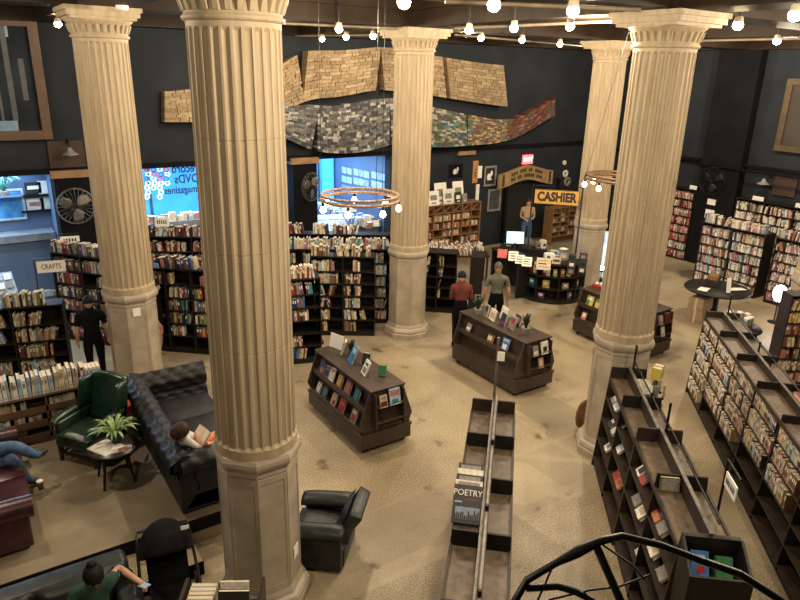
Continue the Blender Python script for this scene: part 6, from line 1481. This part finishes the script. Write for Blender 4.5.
t = thing('coffee_cup', 'dark takeaway cup with a white lid on the floor by the shoe', 'cup', (p.x, p.y, PZ)); MB().mt(mat('dark_cup', (.05, .04, .035), .6)).lathe([(.028, 0), (.04, .11), (.001, .11)], 16).build('body', t); MB().mt(white).lathe([(.042, .11), (.043, .122), (.036, .128), (.001, .129)], 16).build('lid', t)

# ---------------------------------------------------------------- the uncounted far books
# stock in the shop-window bays
BLU = ['pale blue', 'white', 'white', 'pale blue', 'cream', 'blue', 'grey']
stuff_row(T3(X0+5.5, A1-.5, z1), 0, P1[0]-.1-X0-5.5, .001, .10, .18, .14, BLU, 1, .1, .05, .16)
stuff_row(T3(P1[1]+.1, A2-.70, z2), 0, P2[0]-P1[1]-.3, .001, .12, .22, .2, BLU+['pink'], 1, .2, .04, .16)
stuff_row(T3(X3-1.0, A3-.4, 1.15) @ RZ(-math.pi/2), 0, 3.4, .001, .12, .24, .2, BLU+['white', 'dusty rose'], 1, .3, .03, .12)
stuff_row(T3(X3-.7, A3-.4, 1.15) @ RZ(-math.pi/2), 0, 3.4, .001, .15, .28, .2, BLU, 1, .3, .03, .12)
o = STUFF.build('books'); tag(o, 'masses of books standing on the far bookcases along the walls', 'books', None, 'stuff')
# tilted pale blue display racks standing in the bays
for i, (x, y, w_, rz) in enumerate(((.15, 15.2, 1.0, .1), (-1.6, 14.9, 1.5, .1), (4.3, 16.6, 1.4, .0), (9.15, 17.35, 1.2, -.3))):
    t = thing('display_rack', ('pale sloping display rack of leaflets before the left bay', 'pale sloping display rack at the left edge before the bay', 'pale sloping display rack below the lettered window', 'pale sloping display rack in front of the blue poster wall')[i], 'display rack', (x, y, 0), rz)
    b = MB().mt(mat('rack_grey', (.30, .34, .40), .5)); b.hexa([(-w_/2, -.4, 0), (w_/2, -.4, 0), (w_/2, .4, 0), (-w_/2, .4, 0)], [(-w_/2, -.34, .75), (w_/2, -.34, .75), (w_/2, .4, 1.30), (-w_/2, .4, 1.30)]); b.build('case', t)
    b = MB(); rg = random.Random(i)
    for r in range(4):
        for c in range(int(w_/.16)):
            b.mt(PM[PIDX[rg.choice(['white', 'pale blue', 'white', 'pale blue', 'grey', 'cream'])]]); x0 = -w_/2+.03+c*.16; y0 = -.32+.18*r
            zz = .75+(y0+.34)/.74*.55; b.box(x0, x0+.13, y0, y0+.16, 0, .012, T3(0, 0, zz+.012) @ T3(0, y0, 0) @ RX(math.atan2(.55, .74)) @ T3(0, -y0, 0))
    tag(b.build('leaflets', t), kind='stuff')

# ---------------------------------------------------------------- light
def lamp(name, kind, loc, energy, color, **kw):
    l = bpy.data.lights.new(name, kind); l.energy = energy; l.color = color
    for k_, v in kw.items(): setattr(l, k_, v)
    o = bpy.data.objects.new(name, l); col.objects.link(o); o.location = loc; return o
WARMC = (1, .83, .60)
def spot(name, loc, e, tgt=None, size=140, blend=.9, rad=.10, c=WARMC):
    o = lamp(name, 'SPOT', loc, e, c, spot_size=R(size), spot_blend=blend, shadow_soft_size=rad)
    if tgt: o.rotation_euler = (Vector(tgt)-Vector(loc)).to_track_quat('-Z', 'Y').to_euler()
    return o
def point(loc, e, c=WARMC, r=.09): return lamp('ceiling_bulb_light', 'POINT', loc, e, c, shadow_soft_size=r)
for (x, y, e) in ((4.9, 8.6, 260), (3.2, 3.0, 230), (10.4, 8.6, 300), (10.0, 3.2, 260), (16.2, 8.6, 300), (-.6, 8.4, 200), (4.9, 12.6, 170), (10.6, 13.2, 130), (15.8, 13.2, 140), (-1.8, 12.4, 100), (-1.6, 2.2, 150), (16.0, 3.4, 200), (6.2, .9, 220), (7.6, 6.9, 160)):
    point((x, y, 6.08), e)
point(TASK, 14, (.75, .88, 1), .1)
# wall washers for the wave sculpture
for x, e in ((6.0, 70), (8.4, 60), (11.6, 25)): spot('wall_spot', (x, BW-2.3, 6.1), e, (x, BW, 4.9), 95)
# added lights standing in for bay daylight, and the sky behind the glass
def area(name, loc, sx, sy, e, c, rot=(0, 0, 0)):
    o = lamp(name, 'AREA', loc, e, c, shape='RECTANGLE', size=sx, size_y=sy); o.rotation_euler = rot; return o
BLUEL = (.50, .74, 1)
area('bay_daylight_fill', (-1.2, 17.0, SOF-.05), 5, .5, 110, BLUEL); area('bay_daylight_fill', (4.9, 17.2, SOF-.05), 4.2, .6, 90, BLUEL); area('bay_daylight_fill', (9.2, 18.4, SOF-.05), 1.6, 3.6, 150, BLUEL)
area('bay_daylight_fill', (-1.0, 16.3, SOF-.1), 4, .3, 60, BLUEL, (R(-35), 0, 0))
w = bpy.data.worlds.new('street_sky'); scene.world = w; w.use_nodes = True
w.node_tree.nodes['Background'].inputs[0].default_value = (.16, .48, .95, 1); w.node_tree.nodes['Background'].inputs[1].default_value = 1.5
scene.view_settings.view_transform = 'Standard'; scene.view_settings.look = 'None'; scene.view_settings.gamma = 1; scene.view_settings.use_curve_mapping = False
scene.view_settings.exposure = 1.12
scene.cycles.max_bounces = 6; scene.cycles.diffuse_bounces = 3; scene.cycles.glossy_bounces = 2; scene.cycles.transmission_bounces = 4; scene.cycles.transparent_max_bounces = 6
scene.cycles.caustics_reflective = False; scene.cycles.caustics_refractive = False; scene.cycles.sample_clamp_indirect = 4
print('BOOKS', BOOKN[0], 'OBJ', len(bpy.data.objects))
